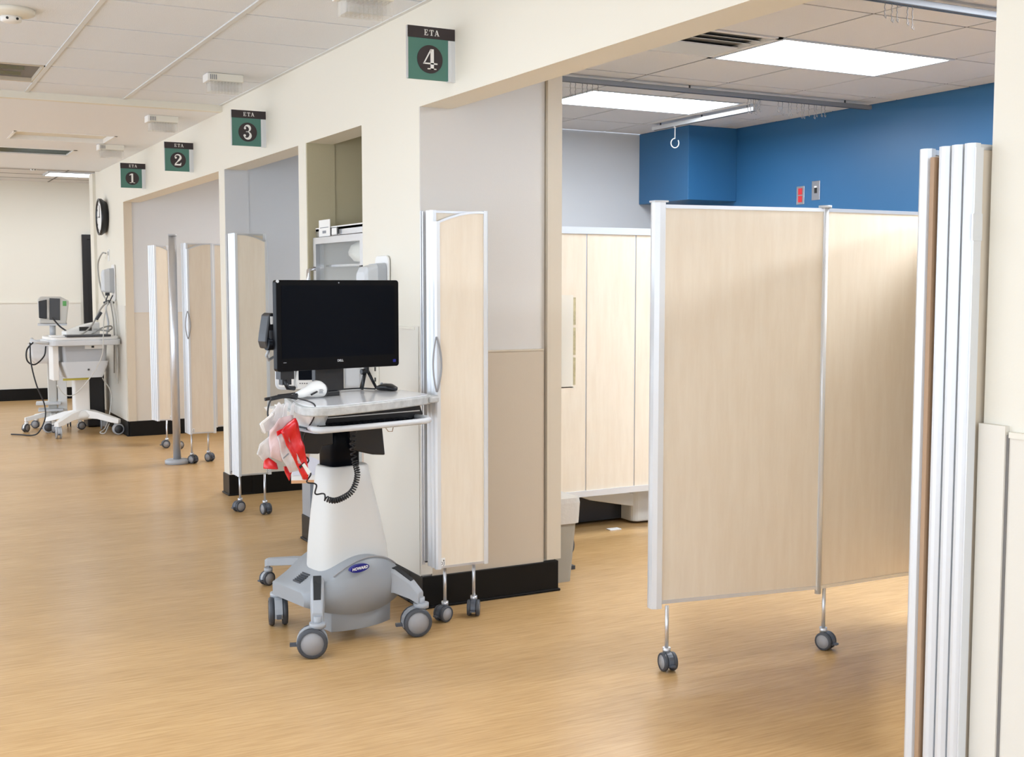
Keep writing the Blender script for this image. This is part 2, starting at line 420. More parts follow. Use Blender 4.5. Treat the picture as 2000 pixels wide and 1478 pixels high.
# ---- ceilings
ce = sroot('ceiling', 'suspended tile ceiling')
MB().box(-3.4, X0, -4.0, 8.43, ZC+0.02, ZC+0.06).build('plenum', 'tee_shadow', ce)
MB().box(XI, XB, -4.0, YW, ZC+0.02, ZC+0.06).build('plenum', 'tee_shadow', ce)
def unit_tile(m, tg=0.0):
    return MB().box(-0.5, 0.5, -0.5, 0.5, 0, 0.02).mesh('ceiling_tile', m)
t_h = unit_tile('ceiling_tile'); t_b = unit_tile('bay_ceiling_tile')
def put_tile(me, x0, x1, y0, y1, gx=0.010, gy=0.006, z=ZC):
    o = link('ceiling_tile', me, ce); o.location = ((x0+x1)/2, (y0+y1)/2, z+random.uniform(0, 0.0012))
    o.scale = (x1-x0-2*gx, y1-y0-2*gy, 1)
hx = [0.948+TX*k for k in range(-7, 3)]; hx[-1] = X0
hy = [6.15+0.61*k for k in range(-16, 4)]+[8.43]
hall_lights = [(-0.278, 0.948, 7.37, 7.98), (-0.278, 0.948, 3.71, 4.32), (-0.278, 0.948, -2.39, -1.78), (-2.117, -0.891, 4.93, 5.54), (-2.117, -0.891, 1.27, 1.88), (-2.117, -0.891, -1.17, -0.56)]  # first one is visible, the rest are added to light the hall
def inside(x, y, rects): return any(a-0.02 < x < b_+0.02 and c-0.05 < y < d_+0.05 for a, b_, c, d_ in rects)
for i in range(len(hx)-1):
    for j in range(len(hy)-1):
        if not inside((hx[i]+hx[i+1])/2, (hy[j]+hy[j+1])/2, hall_lights): put_tile(t_h, hx[i], hx[i+1], hy[j], hy[j+1], 0.013, 0.008)
g = MB()
for x in hx[1:-1]: g.box(x-0.012, x+0.012, -4.0, 8.43, ZC-0.006, ZC+0.012)
g.box(X0-0.022, X0, -4, 8.43, ZC-0.004, ZC+0.01)
g.build('main_tee', 'tee_white', ce)
bx_ = [XI, 2.91, 3.52, 4.13, 4.74, 5.35, 5.96, XB]; by_ = [4.17+0.61*k for k in range(-9, 7)]+[YW]
bay_lights = [(4.13, 5.35, 4.78, 5.39), (4.13, 5.35, 6.61, 7.22), (4.13, 5.35, 2.95, 3.56), (4.13, 5.35, 0.51, 1.12)]
vent_r = (3.52, 4.13, 4.78, 5.39)
for i in range(len(bx_)-1):
    for j in range(len(by_)-1):
        cx, cy = (bx_[i]+bx_[i+1])/2, (by_[j]+by_[j+1])/2
        if inside(cx, cy, bay_lights+[vent_r]): continue
        if cx > 5.7 and cy > 7.7: continue
        put_tile(t_b, bx_[i], bx_[i+1], by_[j], by_[j+1], 0.008, 0.008)
g = MB()
for x in bx_[1:-1]: g.box(x-0.008, x+0.008, -1.3, YW, ZC+0.004, ZC+0.02)
for y in by_[1:-1]: g.box(XI, XB, y-0.008, y+0.008, ZC+0.004, ZC+0.02)
g.build('cross_tee', 'tee_shadow', ce)
# painted drop where the hall ceiling turns to plasterboard
MB().box(-3.4, X0, 8.40, 8.46, ZD-0.002, ZC+0.02).build('drop_edge', 'wall_cream', ce)
MB().box(-3.4, X0, 8.46, 10.2, ZD, ZC+0.03).box(-3.4, 1.05, 10.2, 10.78, ZD, ZC+0.03).box(1.83, X0, 10.2, 10.78, ZD, ZC+0.03).box(-3.4, X0, 10.78, 11.42, ZD, ZC+0.03).box(-3.4, 0.60, 11.42, 11.95, ZD, ZC+0.03).box(1.70, X0, 11.42, 11.95, ZD, ZC+0.03).box(-3.4, X0, 11.95, 13.45, ZD, ZC+0.03).build('drywall_panel', 'drywall_ceiling', ce)
MB().box(XI-0.01, 6.3, 8.50, 12.2, ZC, ZC+0.05).build('drywall_panel', 'drywall_ceiling', ce)
MB().box(-3.4, 6.5, 13.45, YFAR+0.1, ZF, ZF+0.05).box(-3.4, X0, 13.43, 13.46, ZD, ZF).build('cross_hall_ceiling', 'bay_ceiling_tile', ce)
g = MB()
for y in (14.2, 14.9, 15.5, 16.1): g.box(-3.4, 6, y-0.01, y+0.01, ZF-0.003, ZF)
for x in (-0.3, 0.9, 2.1, 3.3): g.box(x-0.01, x+0.01, 13.5, YFAR, ZF-0.003, ZF)
g.build('cross_tee', 'tee_shadow', ce)

# ------------------------------------------------------------------ lights
def troffer(x0, x1, y0, y1, z, lamp, label, group=None, lens=True):
    t = thing('ceiling_light', label, 'light', ((x0+x1)/2, (y0+y1)/2, z), 0, group)
    hx_, hy_ = (x1-x0)/2, (y1-y0)/2; f = 0.022
    b = MB(); b.box(-hx_, hx_, -hy_, -hy_+f, -0.004, 0.05); b.box(-hx_, hx_, hy_-f, hy_, -0.004, 0.05)
    b.box(-hx_, -hx_+f, -hy_+f, hy_-f, -0.004, 0.05); b.box(hx_-f, hx_, -hy_+f, hy_-f, -0.004, 0.05)
    b.build('frame', 'plastic_lightgrey', t)
    MB().box(-hx_+f, hx_-f, -hy_+f, hy_-f, 0.003, 0.012).build('diffuser', lamp, t)
    return t
for k, r in enumerate(bay_lights):
    troffer(*r, ZC, 'lamp_bay' if k < 2 else 'lamp_bay_fill', ['bright ceiling light over the open folding screen, beside the air vent', 'bright ceiling light partly behind the curtain track, nearer the grey wall', 'ceiling light panel added out of view on the right to brighten bay four', 'ceiling light panel added out of view on the right to brighten bay four'][k], 'fluorescent lights in bay four')  # last two panels are added out of view to brighten the bay
for k, r in enumerate(hall_lights[1:]):
    troffer(*r, ZC, 'lamp_hall', 'ceiling light panel added out of view to brighten the hall', 'added hall lights out of view')  # unseen panels added for more light on the hall walls
troffer(3.4, 4.6, 9.9, 10.5, ZC-0.016, 'lamp_dim', 'ceiling light inside the far bays', 'lights of the far bays')
troffer(1.9, 3.1, 15.0, 15.5, ZF-0.016, 'lamp_far', 'glowing ceiling light in the cross hall beside the wall corner', 'lights of the cross hall')
troffer(-0.2, 1.2, 15.0, 15.5, ZF-0.016, 'lamp_far', 'glowing ceiling light in the cross hall at the picture edge', 'lights of the cross hall')
troffer(-1.6, -0.4, 10.5, 11.1, ZD-0.016, 'lamp_hall', 'light panel added on the plasterboard ceiling, out of view on the left', 'added lights of the plasterboard ceiling')  # unseen panel added to light the far part of the hall
troffer(-1.6, -0.4, 12.6, 13.2, ZD-0.016, 'lamp_hall', 'light panel added on the plasterboard ceiling, out of view on the left', 'added lights of the plasterboard ceiling')
# parabolic louvre troffer at the left edge
x0, x1, y0, y1 = hall_lights[0]
t = thing('louver_light', 'ceiling light with mirrored louvers at the left edge beside the wide tee', 'light', ((x0+x1)/2, (y0+y1)/2, ZC))
hx_, hy_ = (x1-x0)/2, (y1-y0)/2
b = MB(); b.box(-hx_, hx_, -hy_, -hy_+0.02, -0.004, 0.11); b.box(-hx_, hx_, hy_-0.02, hy_, -0.004, 0.11); b.box(-hx_, -hx_+0.02, -hy_, hy_, -0.004, 0.11); b.box(hx_-0.02, hx_, -hy_, hy_, -0.004, 0.11); b.box(-hx_, hx_, -hy_, hy_, 0.11, 0.115)
b.build('housing', 'trim_tan', t)
for yy in (-0.14, 0.14): MB().cyl((-hx_+0.05, yy, 0.085), (hx_-0.16, yy, 0.085), 0.016, n=10).build('lamp_tube', 'lamp_hall', t)
for k in range(1, 3):
    yy = -hy_+2*hy_*k/3
    MB().prism([(yy-0.022, 0.06), (yy, -0.0), (yy+0.022, 0.06)], -hx_+0.02, hx_-0.10, axis='x').build('louver', 'louver_green', t)
for k in range(1, 6):
    xx = -hx_+0.02+(2*hx_-0.12)*k/6
    MB().prism([(xx-0.018, 0.06), (xx, -0.0), (xx+0.018, 0.06)], -hy_+0.02, hy_-0.02, axis='y').build('louver', 'louver_green', t)
# recessed fixtures in the plasterboard ceiling
t = thing('recessed_light', 'unlit recessed cream light box in the plasterboard ceiling', 'light', (1.44, 10.49, ZD))
b = MB(); b.box(-0.39, 0.39, -0.29, -0.27, -0.003, 0.05); b.box(-0.39, 0.39, 0.27, 0.29, -0.003, 0.05); b.box(-0.39, -0.37, -0.29, 0.29, -0.003, 0.05); b.box(0.37, 0.39, -0.29, 0.29, -0.003, 0.05)
b.build('frame', 'plastic_white', t); MB().box(-0.37, 0.37, -0.27, 0.27, 0.035, 0.045).build('panel', 'wall_cream', t)
t = thing('slot_vent', 'long dark ceiling air vent with grey louvers in the plasterboard ceiling', 'vent', (1.15, 11.685, ZD))
b = MB(); b.box(-0.55, 0.55, -0.265, -0.235, -0.004, 0.06); b.box(-0.55, 0.55, 0.235, 0.265, -0.004, 0.06); b.box(-0.55, -0.52, -0.265, 0.265, -0.004, 0.06); b.box(0.52, 0.55, -0.265, 0.265, -0.004, 0.06)
b.build('frame', 'plastic_white', t); MB().box(-0.52, 0.52, -0.235, 0.235, 0.05, 0.055).build('duct', 'dark_grey', t)
for k in range(5):
    yy = -0.18+k*0.09
    MB().prism([(yy-0.03, 0.035), (yy+0.03, 0.004), (yy+0.03, 0.008), (yy-0.03, 0.039)], -0.52, 0.52, axis='x').build('slat', 'louver_green', t)
# vent in bay 4
t = thing('ceiling_vent', 'square bay ceiling air diffuser with dark slots beside the bright light', 'vent', (3.825, 5.085, ZC))
b = MB(); b.box(-0.30, 0.30, -0.30, -0.27, -0.004, 0.06); b.box(-0.30, 0.30, 0.27, 0.30, -0.004, 0.06); b.box(-0.30, -0.27, -0.3, 0.3, -0.004, 0.06); b.box(0.27, 0.30, -0.3, 0.3, -0.004, 0.06)
b.build('frame', 'bay_ceiling_tile', t)
MB().box(-0.27, 0.27, -0.27, 0.27, 0.055, 0.06).build('duct', 'dark_grey', t)
MB().box(-0.27, 0.27, 0.02, 0.27, 0.0, 0.006).build('blank_plate', 'tee_white', t)
for k in range(3):
    yy = -0.21+k*0.08
    MB().prism([(yy-0.030, 0.004), (yy+0.03, 0.020), (yy+0.03, 0.023), (yy-0.030, 0.007)], -0.27, 0.27, axis='x').build('slat', 'tee_white', t)

# ------------------------------------------------------------------ small ceiling things
def detector(x, y, z, r, label):
    t = thing('smoke_detector', label, 'detector', (x, y, z))
    MB().lathe([(0, 0), (r, 0), (r, -0.012), (r*0.96, -0.022), (r*0.55, -0.034), (0, -0.034)], n=28).build('base', 'plastic_warm', t)
    MB().lathe([(0, -0.03), (r*0.45, -0.032), (r*0.42, -0.052), (r*0.30, -0.058), (0, -0.058)], n=20).build('sensor', 'plastic_white', t)
    b = MB()
    for a in (-60, -115): b.cyl((r*0.36*math.cos(math.radians(a)), r*0.36*math.sin(math.radians(a)), -0.046), (r*0.46*math.cos(math.radians(a)), r*0.46*math.sin(math.radians(a)), -0.046), 0.006, n=8)
    b.build('port', 'ink_black', t)
detector(0.615, 5.95, ZC, 0.105, 'round cream smoke detector on the tile ceiling at the top left')
detector(1.671, 14.42, ZF, 0.075, 'small smoke detector on the bright far ceiling beyond the hall')

def dome_light(x, y, z, label):
    t = thing('signal_light', label, 'signal light', (x, y, z), 0, 'signal lights on the ceiling above the bays')
    MB().box(-0.10, 0.11, -0.055, 0.055, -0.045, 0).build('housing', 'plastic_warm', t, bevel=0.004)
    b = MB()
    for k in range(4): b.box(-0.088+0.011*k, -0.083+0.011*k, -0.057, -0.054, -0.038, -0.010)
    b.build('grille', 'ink_grey', t)
    MB().box(-0.105, -0.088, -0.058, 0.058, -0.047, -0.002).build('end_cap', 'plastic_white', t, bevel=0.003)
    b = MB(); b.box(-0.085, 0.103, -0.05, -0.047, -0.103, -0.045); b.box(-0.085, 0.103, 0.047, 0.05, -0.103, -0.045); b.box(-0.085, -0.082, -0.05, 0.05, -0.103, -0.045); b.box(0.100, 0.103, -0.05, 0.05, -0.103, -0.045); b.box(-0.085, 0.103, -0.05, 0.05, -0.105, -0.102)
    b.build('lens', 'clear_plastic', t)
    b = MB()
    for k in range(9): b.box(-0.075+0.019*k, -0.070+0.019*k, -0.046, 0.046, -0.10, -0.048)
    b.build('divider', 'clear_plastic', t)
dome_light(1.735, 4.46, ZC-0.098, 'boxy signal light with a clear lens cut by the top edge of the picture')
MB_ = MB().box(1.70, 1.77, 4.43, 4.49, ZC-0.099, ZC).build('signal_light_bracket', 'plastic_warm'); tag(MB_, 'short ceiling bracket above the topmost signal light', 'bracket')
dome_light(1.905, 7.19, ZC, 'boxy signal light with a clear lens under the tile ceiling, left of sign 3')
dome_light(1.895, 8.85, ZD, 'boxy signal light with a clear lens nearest on the plasterboard ceiling')
dome_light(1.888, 10.87, ZD, 'boxy signal light with a clear lens farthest away, above the smallest flag sign')

# ------------------------------------------------------------------ bay signs (serif figures drawn as outlines)
def arc(cx, cy, rx, ry, a0, a1, n=14):
    return [(cx+rx*math.cos(math.radians(a0+(a1-a0)*i/n)), cy+ry*math.sin(math.radians(a0+(a1-a0)*i/n))) for i in range(n+1)]
def stroke(mb, pts, ws_, y0, y1):
    k = len(pts); L = []; R = []
    for i, (x, z) in enumerate(pts):
        a = pts[max(i-1, 0)]; c = pts[min(i+1, k-1)]; dx, dz = c[0]-a[0], c[1]-a[1]; l = math.hypot(dx, dz) or 1
        wd = ws_[i]/2 if isinstance(ws_, list) else ws_/2
        L.append((x-dz/l*wd, z+dx/l*wd)); R.append((x+dz/l*wd, z-dx/l*wd))
    for i in range(k-1): mb.prism([R[i], R[i+1], L[i+1], L[i]], y0, y1, axis='y')
def disc(mb, cx, cz, r, y0, y1, n=14): mb.prism([(cx+r*math.cos(2*PI*i/n), cz+r*math.sin(2*PI*i/n)) for i in range(n)], y0, y1, axis='y')
def glyph(mb, ch, ox, oz, s, y0, y1):
    R = lambda a, b, c, d: mb.box(ox+a*s, ox+b*s, y0, y1, oz+c*s, oz+d*s)
    P = lambda pts: mb.prism([(ox+a*s, oz+c*s) for a, c in pts], y0, y1, axis='y')
    S = lambda pts, ws_: stroke(mb, [(ox+a*s, oz+c*s) for a, c in pts], [q*s for q in ws_], y0, y1)
    D = lambda a, c, r: disc(mb, ox+a*s, oz+c*s, r*s, y0, y1)
    if ch == '4':
        R(0.40, 0.58, 0.0, 1.0); R(0.24, 0.72, 0.0, 0.05); P([(0.40, 1.0), (0.0, 0.28), (0.07, 0.28), (0.44, 0.93)]); R(0.0, 0.78, 0.25, 0.32)
    elif ch == '1':
        R(0.28, 0.47, 0.0, 1.0); R(0.10, 0.65, 0.0, 0.06); P([(0.28, 1.0), (0.08, 0.86), (0.08, 0.80), (0.30, 0.86)])
    elif ch == '2':
        p = arc(0.34, 0.74, 0.26, 0.235, 175, -25, 16); wv = [0.06+0.13*max(0, math.sin(PI*i/16))**1.5*(i/16) for i in range(17)]
        wv = [0.05+0.15*(i/16)**1.2 for i in range(17)]
        S(p+[(0.48, 0.52), (0.30, 0.33), (0.08, 0.12)], wv+[0.17, 0.09, 0.06]); D(0.17, 0.70, 0.095)
        P([(0.04, 0.0), (0.62, 0.0), (0.66, 0.26), (0.61, 0.26), (0.55, 0.16), (0.36, 0.13), (0.16, 0.17), (0.04, 0.06)])
    elif ch == '3':
        p = arc(0.33, 0.755, 0.215, 0.225, 160, -90, 14); S(p, [0.05+0.13*math.sin(PI*i/14)**2 for i in range(15)])
        p = arc(0.33, 0.275, 0.25, 0.255, 90, -160, 16); S(p, [0.05+0.15*math.sin(PI*i/16)**2 for i in range(17)])
        D(0.17, 0.78, 0.085); D(0.14, 0.24, 0.095); R(0.24, 0.36, 0.50, 0.55)
    elif ch == 'E':
        R(0.10, 0.26, 0, 1); R(0.0, 0.72, 0, 0.08); R(0.0, 0.68, 0.92, 1); R(0.2, 0.50, 0.46, 0.54); R(0.64, 0.72, 0, 0.28); R(0.60, 0.68, 0.72, 1); R(0.44, 0.50, 0.34, 0.66)
    elif ch == 'T':
        R(0.30, 0.48, 0, 1); R(0.18, 0.60, 0, 0.08); R(0.0, 0.78, 0.92, 1); R(0, 0.08, 0.68, 1); R(0.70, 0.78, 0.68, 1)
    elif ch == 'A':
        P([(0.36, 1.0), (0.50, 1.0), (0.86, 0.0), (0.66, 0.0), (0.36, 0.85)]); P([(0.36, 1.0), (0.43, 1.0), (0.16, 0.0), (0.09, 0.0)]); R(0.22, 0.62, 0.28, 0.36); R(0, 0.26, 0, 0.08); R(0.56, 0.92, 0, 0.08)
def bay_sign(num, y, label, rz=0.0):
    t = thing('bay_sign', label, 'sign', (X0, y, 2.355), rz, 'flag signs numbered along the bays')
    W, H = 0.215, 0.215
    MB().box(-W, 0, -0.006, 0.006, 0, H).build('board', 'sign_green', t)
    MB().box(-W-0.001, 0, -0.008, 0.008, H*0.785, H+0.001).build('header_strip', 'sign_dark', t)
    MB().box(-0.032, 0, -0.011, 0.011, -0.004, H*0.775).box(-0.020, -0.016, -0.013, -0.011, 0, H*0.77).build('bracket', 'aluminium_white', t)
    b = MB(); b.box(-W-0.002, -W+0.001, -0.008, 0.008, 0, H); b.build('edge_strip', 'aluminium', t)
    b = MB(); disc(b, -W/2-0.008, H*0.39, 0.058, -0.0085, -0.005, 32); b.build('disc', 'sign_dark', t)
    b = MB(); s = 0.083; glyph(b, num, -W/2-0.008-0.38*s, H*0.39-s/2, s, -0.0105, -0.008); b.build('number', 'sign_white', t)
    b = MB(); s = 0.024; x = -W/2-0.034
    for ch, dx in (('E', 0), ('T', 0.024), ('A', 0.047)): glyph(b, ch, x+dx, H*0.84, s, -0.0095, -0.007)
    b.build('lettering', 'sign_white', t)
bay_sign('4', 4.65, 'green and dark brown flag sign reading ETA 4, the nearest and largest')
bay_sign('3', 7.38, 'green and dark brown flag sign reading ETA 3, second nearest')
bay_sign('2', 9.27, 'green and dark brown flag sign reading ETA 2, second farthest')
bay_sign('1', 11.06, 'green and dark brown flag sign reading ETA 1, the farthest and smallest')

# ------------------------------------------------------------------ casters and folding screens
def caster(parent, x, y, top, r=0.037, rz=0.0, stem_r=0.0075, hood='caster_dark', brake=True, stem='aluminium', tyre='tyre', wdt=0.017, gap=0.011, hub=None, trail=0.012):
    """twin wheel caster whose wheels rest on z=0 of the parent's frame"""
    R = Matrix.Translation((x, y, 0)) @ Matrix.Rotation(rz, 4, 'Z')
    b = MB(); b.T = R
    b.cyl((0, 0, 2*r+0.004), (0, 0, top), stem_r, n=12); b.cyl((0, 0, 2*r-0.004), (0, 0, 2*r+0.016), stem_r*2.1, n=14)
    c = b.build('caster', stem, parent)
    h = MB(); h.T = R
    pts = [(math.cos(math.radians(a))*r*1.02, r+math.sin(math.radians(a))*r*1.02) for a in range(-20, 201, 20)]
    pts = [(p[0]+trail, p[1]) for p in pts]
    pin = [(math.cos(math.radians(a))*r*0.45+trail, r+math.sin(math.radians(a))*r*0.45) for a in range(200, -21, -20)]
    h.prism([(p[0], p[1]) for p in pts+pin], -gap, gap, axis='y')
    h.cyl((trail, -gap-wdt*0.9, r), (trail, gap+wdt*0.9, r), r*0.16, n=10)
    h.build('housing', hood, c)
    if brake:
        h = MB(); h.T = R; h.box(trail+r*0.6, trail+r*1.45, -0.010, 0.010, r*0.75, r*0.95); h.build('brake_pedal', 'caster_dark', c)
    for sgn in (-1, 1):
        wl = MB(); wl.T = R; yc = sgn*(gap+wdt/2); q = wdt/2
        wl.lathe([(r*0.76, -q), (r*0.93, -q), (r, -q*0.45), (r, q*0.45), (r*0.93, q), (r*0.76, q)], (trail, yc, r), n=24, axis='y')
        wl.lathe([(0, -q*0.86), (r*0.77, -q*0.86), (r*0.77, q*0.86), (0, q*0.86)], (trail, yc, r), n=24, mi=1, axis='y')
        wl.build('wheel', [tyre, hub or 'hub_grey'], c)
    return c
def screen_panel(parent, p0, p1, zb, zt, th=0.022, prof=0.030, arcdrop=0.0, arcside=0, rail=0.012, ends=(1, 1), prof_mat='aluminium_white', name='panel', proud=0.0):
    """one board of a folding screen between plan points p0 and p1"""
    v = Vector((p1[0]-p0[0], p1[1]-p0[1], 0)); L = v.length; a = math.atan2(v.y, v.x)
    R = Matrix.Translation((p0[0], p0[1], 0)) @ Matrix.Rotation(a, 4, 'Z')
    def ztop(x):
        if not arcdrop: return zt
        u = x/L if arcside < 0 else 1-x/L
        u = min(1, u/0.85)
        return zt-arcdrop*(1-u)**1.8
    b = MB(); b.T = R; n = 14 if arcdrop else 1
    xs = [0.004+(L-0.008)*i/n for i in range(n+1)]
    poly = [(x, zb+rail*0.5) for x in (xs[0], xs[-1])]+[(x, ztop(x)-rail*0.5) for x in xs[::-1]]
    b.prism(poly, -th/2, th/2, axis='y'); pn = b.build(name, 'maple', parent)
    f = MB(); f.T = R
    f.box(0, L, -th/2-0.003, th/2+0.003, zb, zb+rail)
    f.build('rail', 'aluminium', pn)
    f = MB(); f.T = R
    xs2 = [L*i/n for i in range(n+1)]
    for i in range(n):
        xa, xb = xs2[i], xs2[i+1]
        f._add([(xa, -th/2-0.003, ztop(xa)-rail), (xb, -th/2-0.003, ztop(xb)-rail), (xb, th/2+0.003, ztop(xb)-rail), (xa, th/2+0.003, ztop(xa)-rail),
                (xa, -th/2-0.003, ztop(xa)), (xb, -th/2-0.003, ztop(xb)), (xb, th/2+0.003, ztop(xb)), (xa, th/2+0.003, ztop(xa))],
               [(0,3,2,1),(4,5,6,7),(0,1,5,4),(1,2,6,5),(2,3,7,6),(3,0,4,7)])
    f.build('rail', 'aluminium', pn)
    for k, e in enumerate(ends):
        if not e: continue
        x = 0 if k == 0 else L; q = MB(); q.T = R; s_ = -1 if k == 0 else 1
        zz = ztop(0 if k == 0 else L)+0.002
        hp = prof/2
        q.prism([(x-s_*0.012, -hp), (x+s_*0.004, -hp), (x+s_*0.011, -hp*0.55), (x+s_*0.013, 0), (x+s_*0.011, hp*0.55), (x+s_*0.004, hp), (x-s_*0.012, hp)][::s_], zb-0.004, zz)
        q.build('edge_profile', prof_mat, pn)
    return pn
def screen_label(parent, x, y, z, flip=1):
    MB().box(x-0.014, x+0.014, y-0.0012, y, z, z+0.042).build('label_plate', 'paper', parent)
    b = MB()
    S = lambda pts, wd: stroke(b, pts, wd, y-0.002, y-0.0010)
    S([(x-0.004*flip+0.006*math.cos(a*PI/8), z+0.018+0.006*math.sin(a*PI/8)) for a in range(17)], 0.0018)
    S([(x+0.006*flip+0.003*math.sin(a*PI/6)*flip, z+0.006+0.004*a) for a in range(7)], 0.002)
    disc(b, x+0.007*flip, z+0.031, 0.0028, y-0.002, y-0.001, 8)
    b.build('label_mark', 'ink_black', parent)
def loop_handle(parent, x, y, z0, z1, b_=0.022):
    n = 14; h = MB()
    for sg in (-1, 1):
        h.tube([(x+sg*b_*math.sin(PI*i/n)**0.9, y-0.004-(0.012*math.sin(PI*i/n) if sg < 0 else 0.004), z0+(z1-z0)*i/n) for i in range(n+1)], 0.0038, n=6)
    h.build('handle', 'hub_grey', parent)
def folded_screen(label, xl, xr, yf, nrear, S, zb, arcside, casters, handle=None, pitch=0.037, stagger=0.0, post=True, flip=1, group='folding screens folded against the columns'):
    t = thing('folding_screen', label, 'screen', (xl, yf, 0), 0, group)
    W = xr-xl
    screen_panel(t, (0.013, 0), (W-0.013, 0), zb, S, arcdrop=0.050, arcside=arcside, rail=0.010, name='panel')
    for k in range(1, nrear+1):
        screen_panel(t, (0.013-stagger*k, pitch*k), (W-0.013-stagger*k, pitch*k), zb, S, rail=0.010, name='panel')
    if post:
        y = pitch*(nrear+1)+0.014
        MB().box(0.0, 0.03, y-0.016, y-0.004, zb+0.01, S).box(0, 0.012, y+0.004, y+0.016, zb-0.01, S+0.004).build('wall_post', 'aluminium', t)
        MB().box(0.01, 0.03, y-0.004, y+0.004, zb, S).build('post_gap', 'dark_grey', t)
    for i, (cx, cy, rz) in enumerate(casters): caster(t, cx-xl, cy-yf, zb+0.01, rz=rz)
    if handle: loop_handle(t, 0.004, -0.016, *handle)
    lx_ = 0.030 if arcside < 0 else W-0.024
    screen_label(t, lx_, -0.0125, zb+0.004, flip)
    return t
folded_screen('light maple folding screen folded against the column between the cart and bay 4', 2.162, 2.425, 4.75, 2, 1.822, 0.25, -1,
              [(2.222, 4.775, math.radians(-160)), (2.378, 4.80, math.radians(-122))], handle=(1.035, 1.275))
folded_screen('light maple folding screen folded beside the post left of the monitor', 2.075, 2.305, 7.66, 3, 1.828, 0.255, 1,
              [(2.12, 7.76, math.radians(200)), (2.24, 7.60, math.radians(-80))], pitch=0.040, flip=-1)
t = folded_screen('light maple folding screen standing directly right of the round based pole', 2.315, 2.545, 10.02, 4, 1.84, 0.255, -1,
              [(2.345, 10.06, math.radians(-60)), (2.50, 10.12, math.radians(-60))], handle=(1.05, 1.28), post=False)
screen_panel(t, (0.25, 0.10), (0.50, 0.16), 0.29, 1.84)
t = folded_screen('light maple folding screen farthest away, left of the round based pole', 2.30, 2.455, 11.22, 3, 1.855, 0.245, 1,
              [(2.37, 11.13, math.radians(180)), (2.44, 11.0, math.radians(30))], pitch=0.05, stagger=0.005, post=False)
# pole with round base
t = thing('floor_post', 'grey metal post on a round foot between the two far folding screens', 'post', (2.235, 10.12, 0))
MB().lathe([(0.0, 0), (0.10, 0), (0.10, 0.028), (0.088, 0.036), (0, 0.038)], n=32).box(0.0, 0.10, -0.03, 0.03, 0.0, 0.034).build('foot', 'plastic_grey', t)
MB().cyl((0, 0, 0.035), (0, 0, 1.90), 0.032, n=28).build('pole', 'aluminium', t)
MB().cyl((0, 0, 1.90), (0, 0, 1.915), 0.035, n=28).build('cap', 'plastic_grey', t)

# big open screen of bay 4
t = thing('folding_screen', 'large light maple folding screen standing open across the mouth of bay 4', 'screen', (2.672, 3.79, 0))
ox, oy = 2.672, 3.79
P = [(0, 0), (3.395-ox, 3.672-oy), (4.125-ox, 3.665-oy), (3.47-ox, 3.08-oy), (2.96-ox, 2.56-oy)]
zb, S = 0.255, 1.806
for i in range(4):
    screen_panel(t, P[i], P[i+1], zb, S, rail=0.014, prof=0.03, ends=(i == 0, 1), prof_mat='aluminium_white')
v = Vector(P[1])-Vector(P[0]); a0 = math.atan2(v.y, v.x)
b = MB(); b.T = Matrix.Rotation(a0, 4, 'Z')
b.prism([(-0.028, 0.015), (-0.030, 0), (-0.026, -0.018), (-0.008, -0.026), (0.014, -0.026), (0.018, -0.020), (0.018, 0.022), (-0.02, 0.024)], zb-0.015, S+0.008)
b.build('end_post', 'aluminium_white', t, label='rounded aluminium end post')
b = MB(); b.prism([(-0.034, 0.018), (-0.034, -0.02), (-0.008, -0.031), (0.022, -0.031), (0.022, 0.028), (-0.02, 0.03)], S+0.008, S+0.014); b.T = None
b.build('post_cap', 'plastic_lightgrey', t)
for q in P[1:4]:
    MB().cyl((q[0], q[1]-0.004, S+0.001), (q[0], q[1]-0.004, S+0.011), 0.026, n=20).build('hinge_cap', 'plastic_lightgrey', t)
    MB().cyl((q[0], q[1]-0.006, zb-0.02), (q[0], q[1]-0.006, S), 0.013, n=16).build('hinge_post', 'aluminium_white', t)
caster(t, 2.695-ox, 3.745-oy, zb, rz=math.radians(-100), brake=True)
caster(t, 3.425-ox, 3.662-oy, zb, rz=math.radians(-72))
caster(t, P[2][0]+0.01, P[2][1], zb, rz=0.4)
caster(t, P[3][0], P[3][1], zb, rz=0.4); caster(t, P[4][0], P[4][1], zb, rz=1.0)

# stacked panels on the right pier
t = thing('folding_screen', 'folded screen edge on against the right hand pier, white edges and one brown gap', 'screen', (2.165, 1.893, 0))
for k, yy in enumerate((0.0, 0.036, 0.072, 0.128)):
    screen_panel(t, (0.013, yy), (0.30, yy+(0.06 if k == 3 else 0)), 0.25, S+0.008, prof=0.031, rail=0.012)
MB().box(0.001, 0.30, 0.0935, 0.1055, 0.255, S-0.012).build('panel_edge', 'maple_edge', t, label='brown wooden board seen edge on')
MB().box(0.0, 0.03, -0.022, -0.018, 1.60, 1.66).box(0.006, 0.03, -0.0195, -0.0165, 0.3, S).build('wall_hinge', 'aluminium_white', t)
caster(t, 0.06, 0.05, 0.26, rz=1.2); caster(t, 0.26, 0.08, 0.26, rz=2.2)

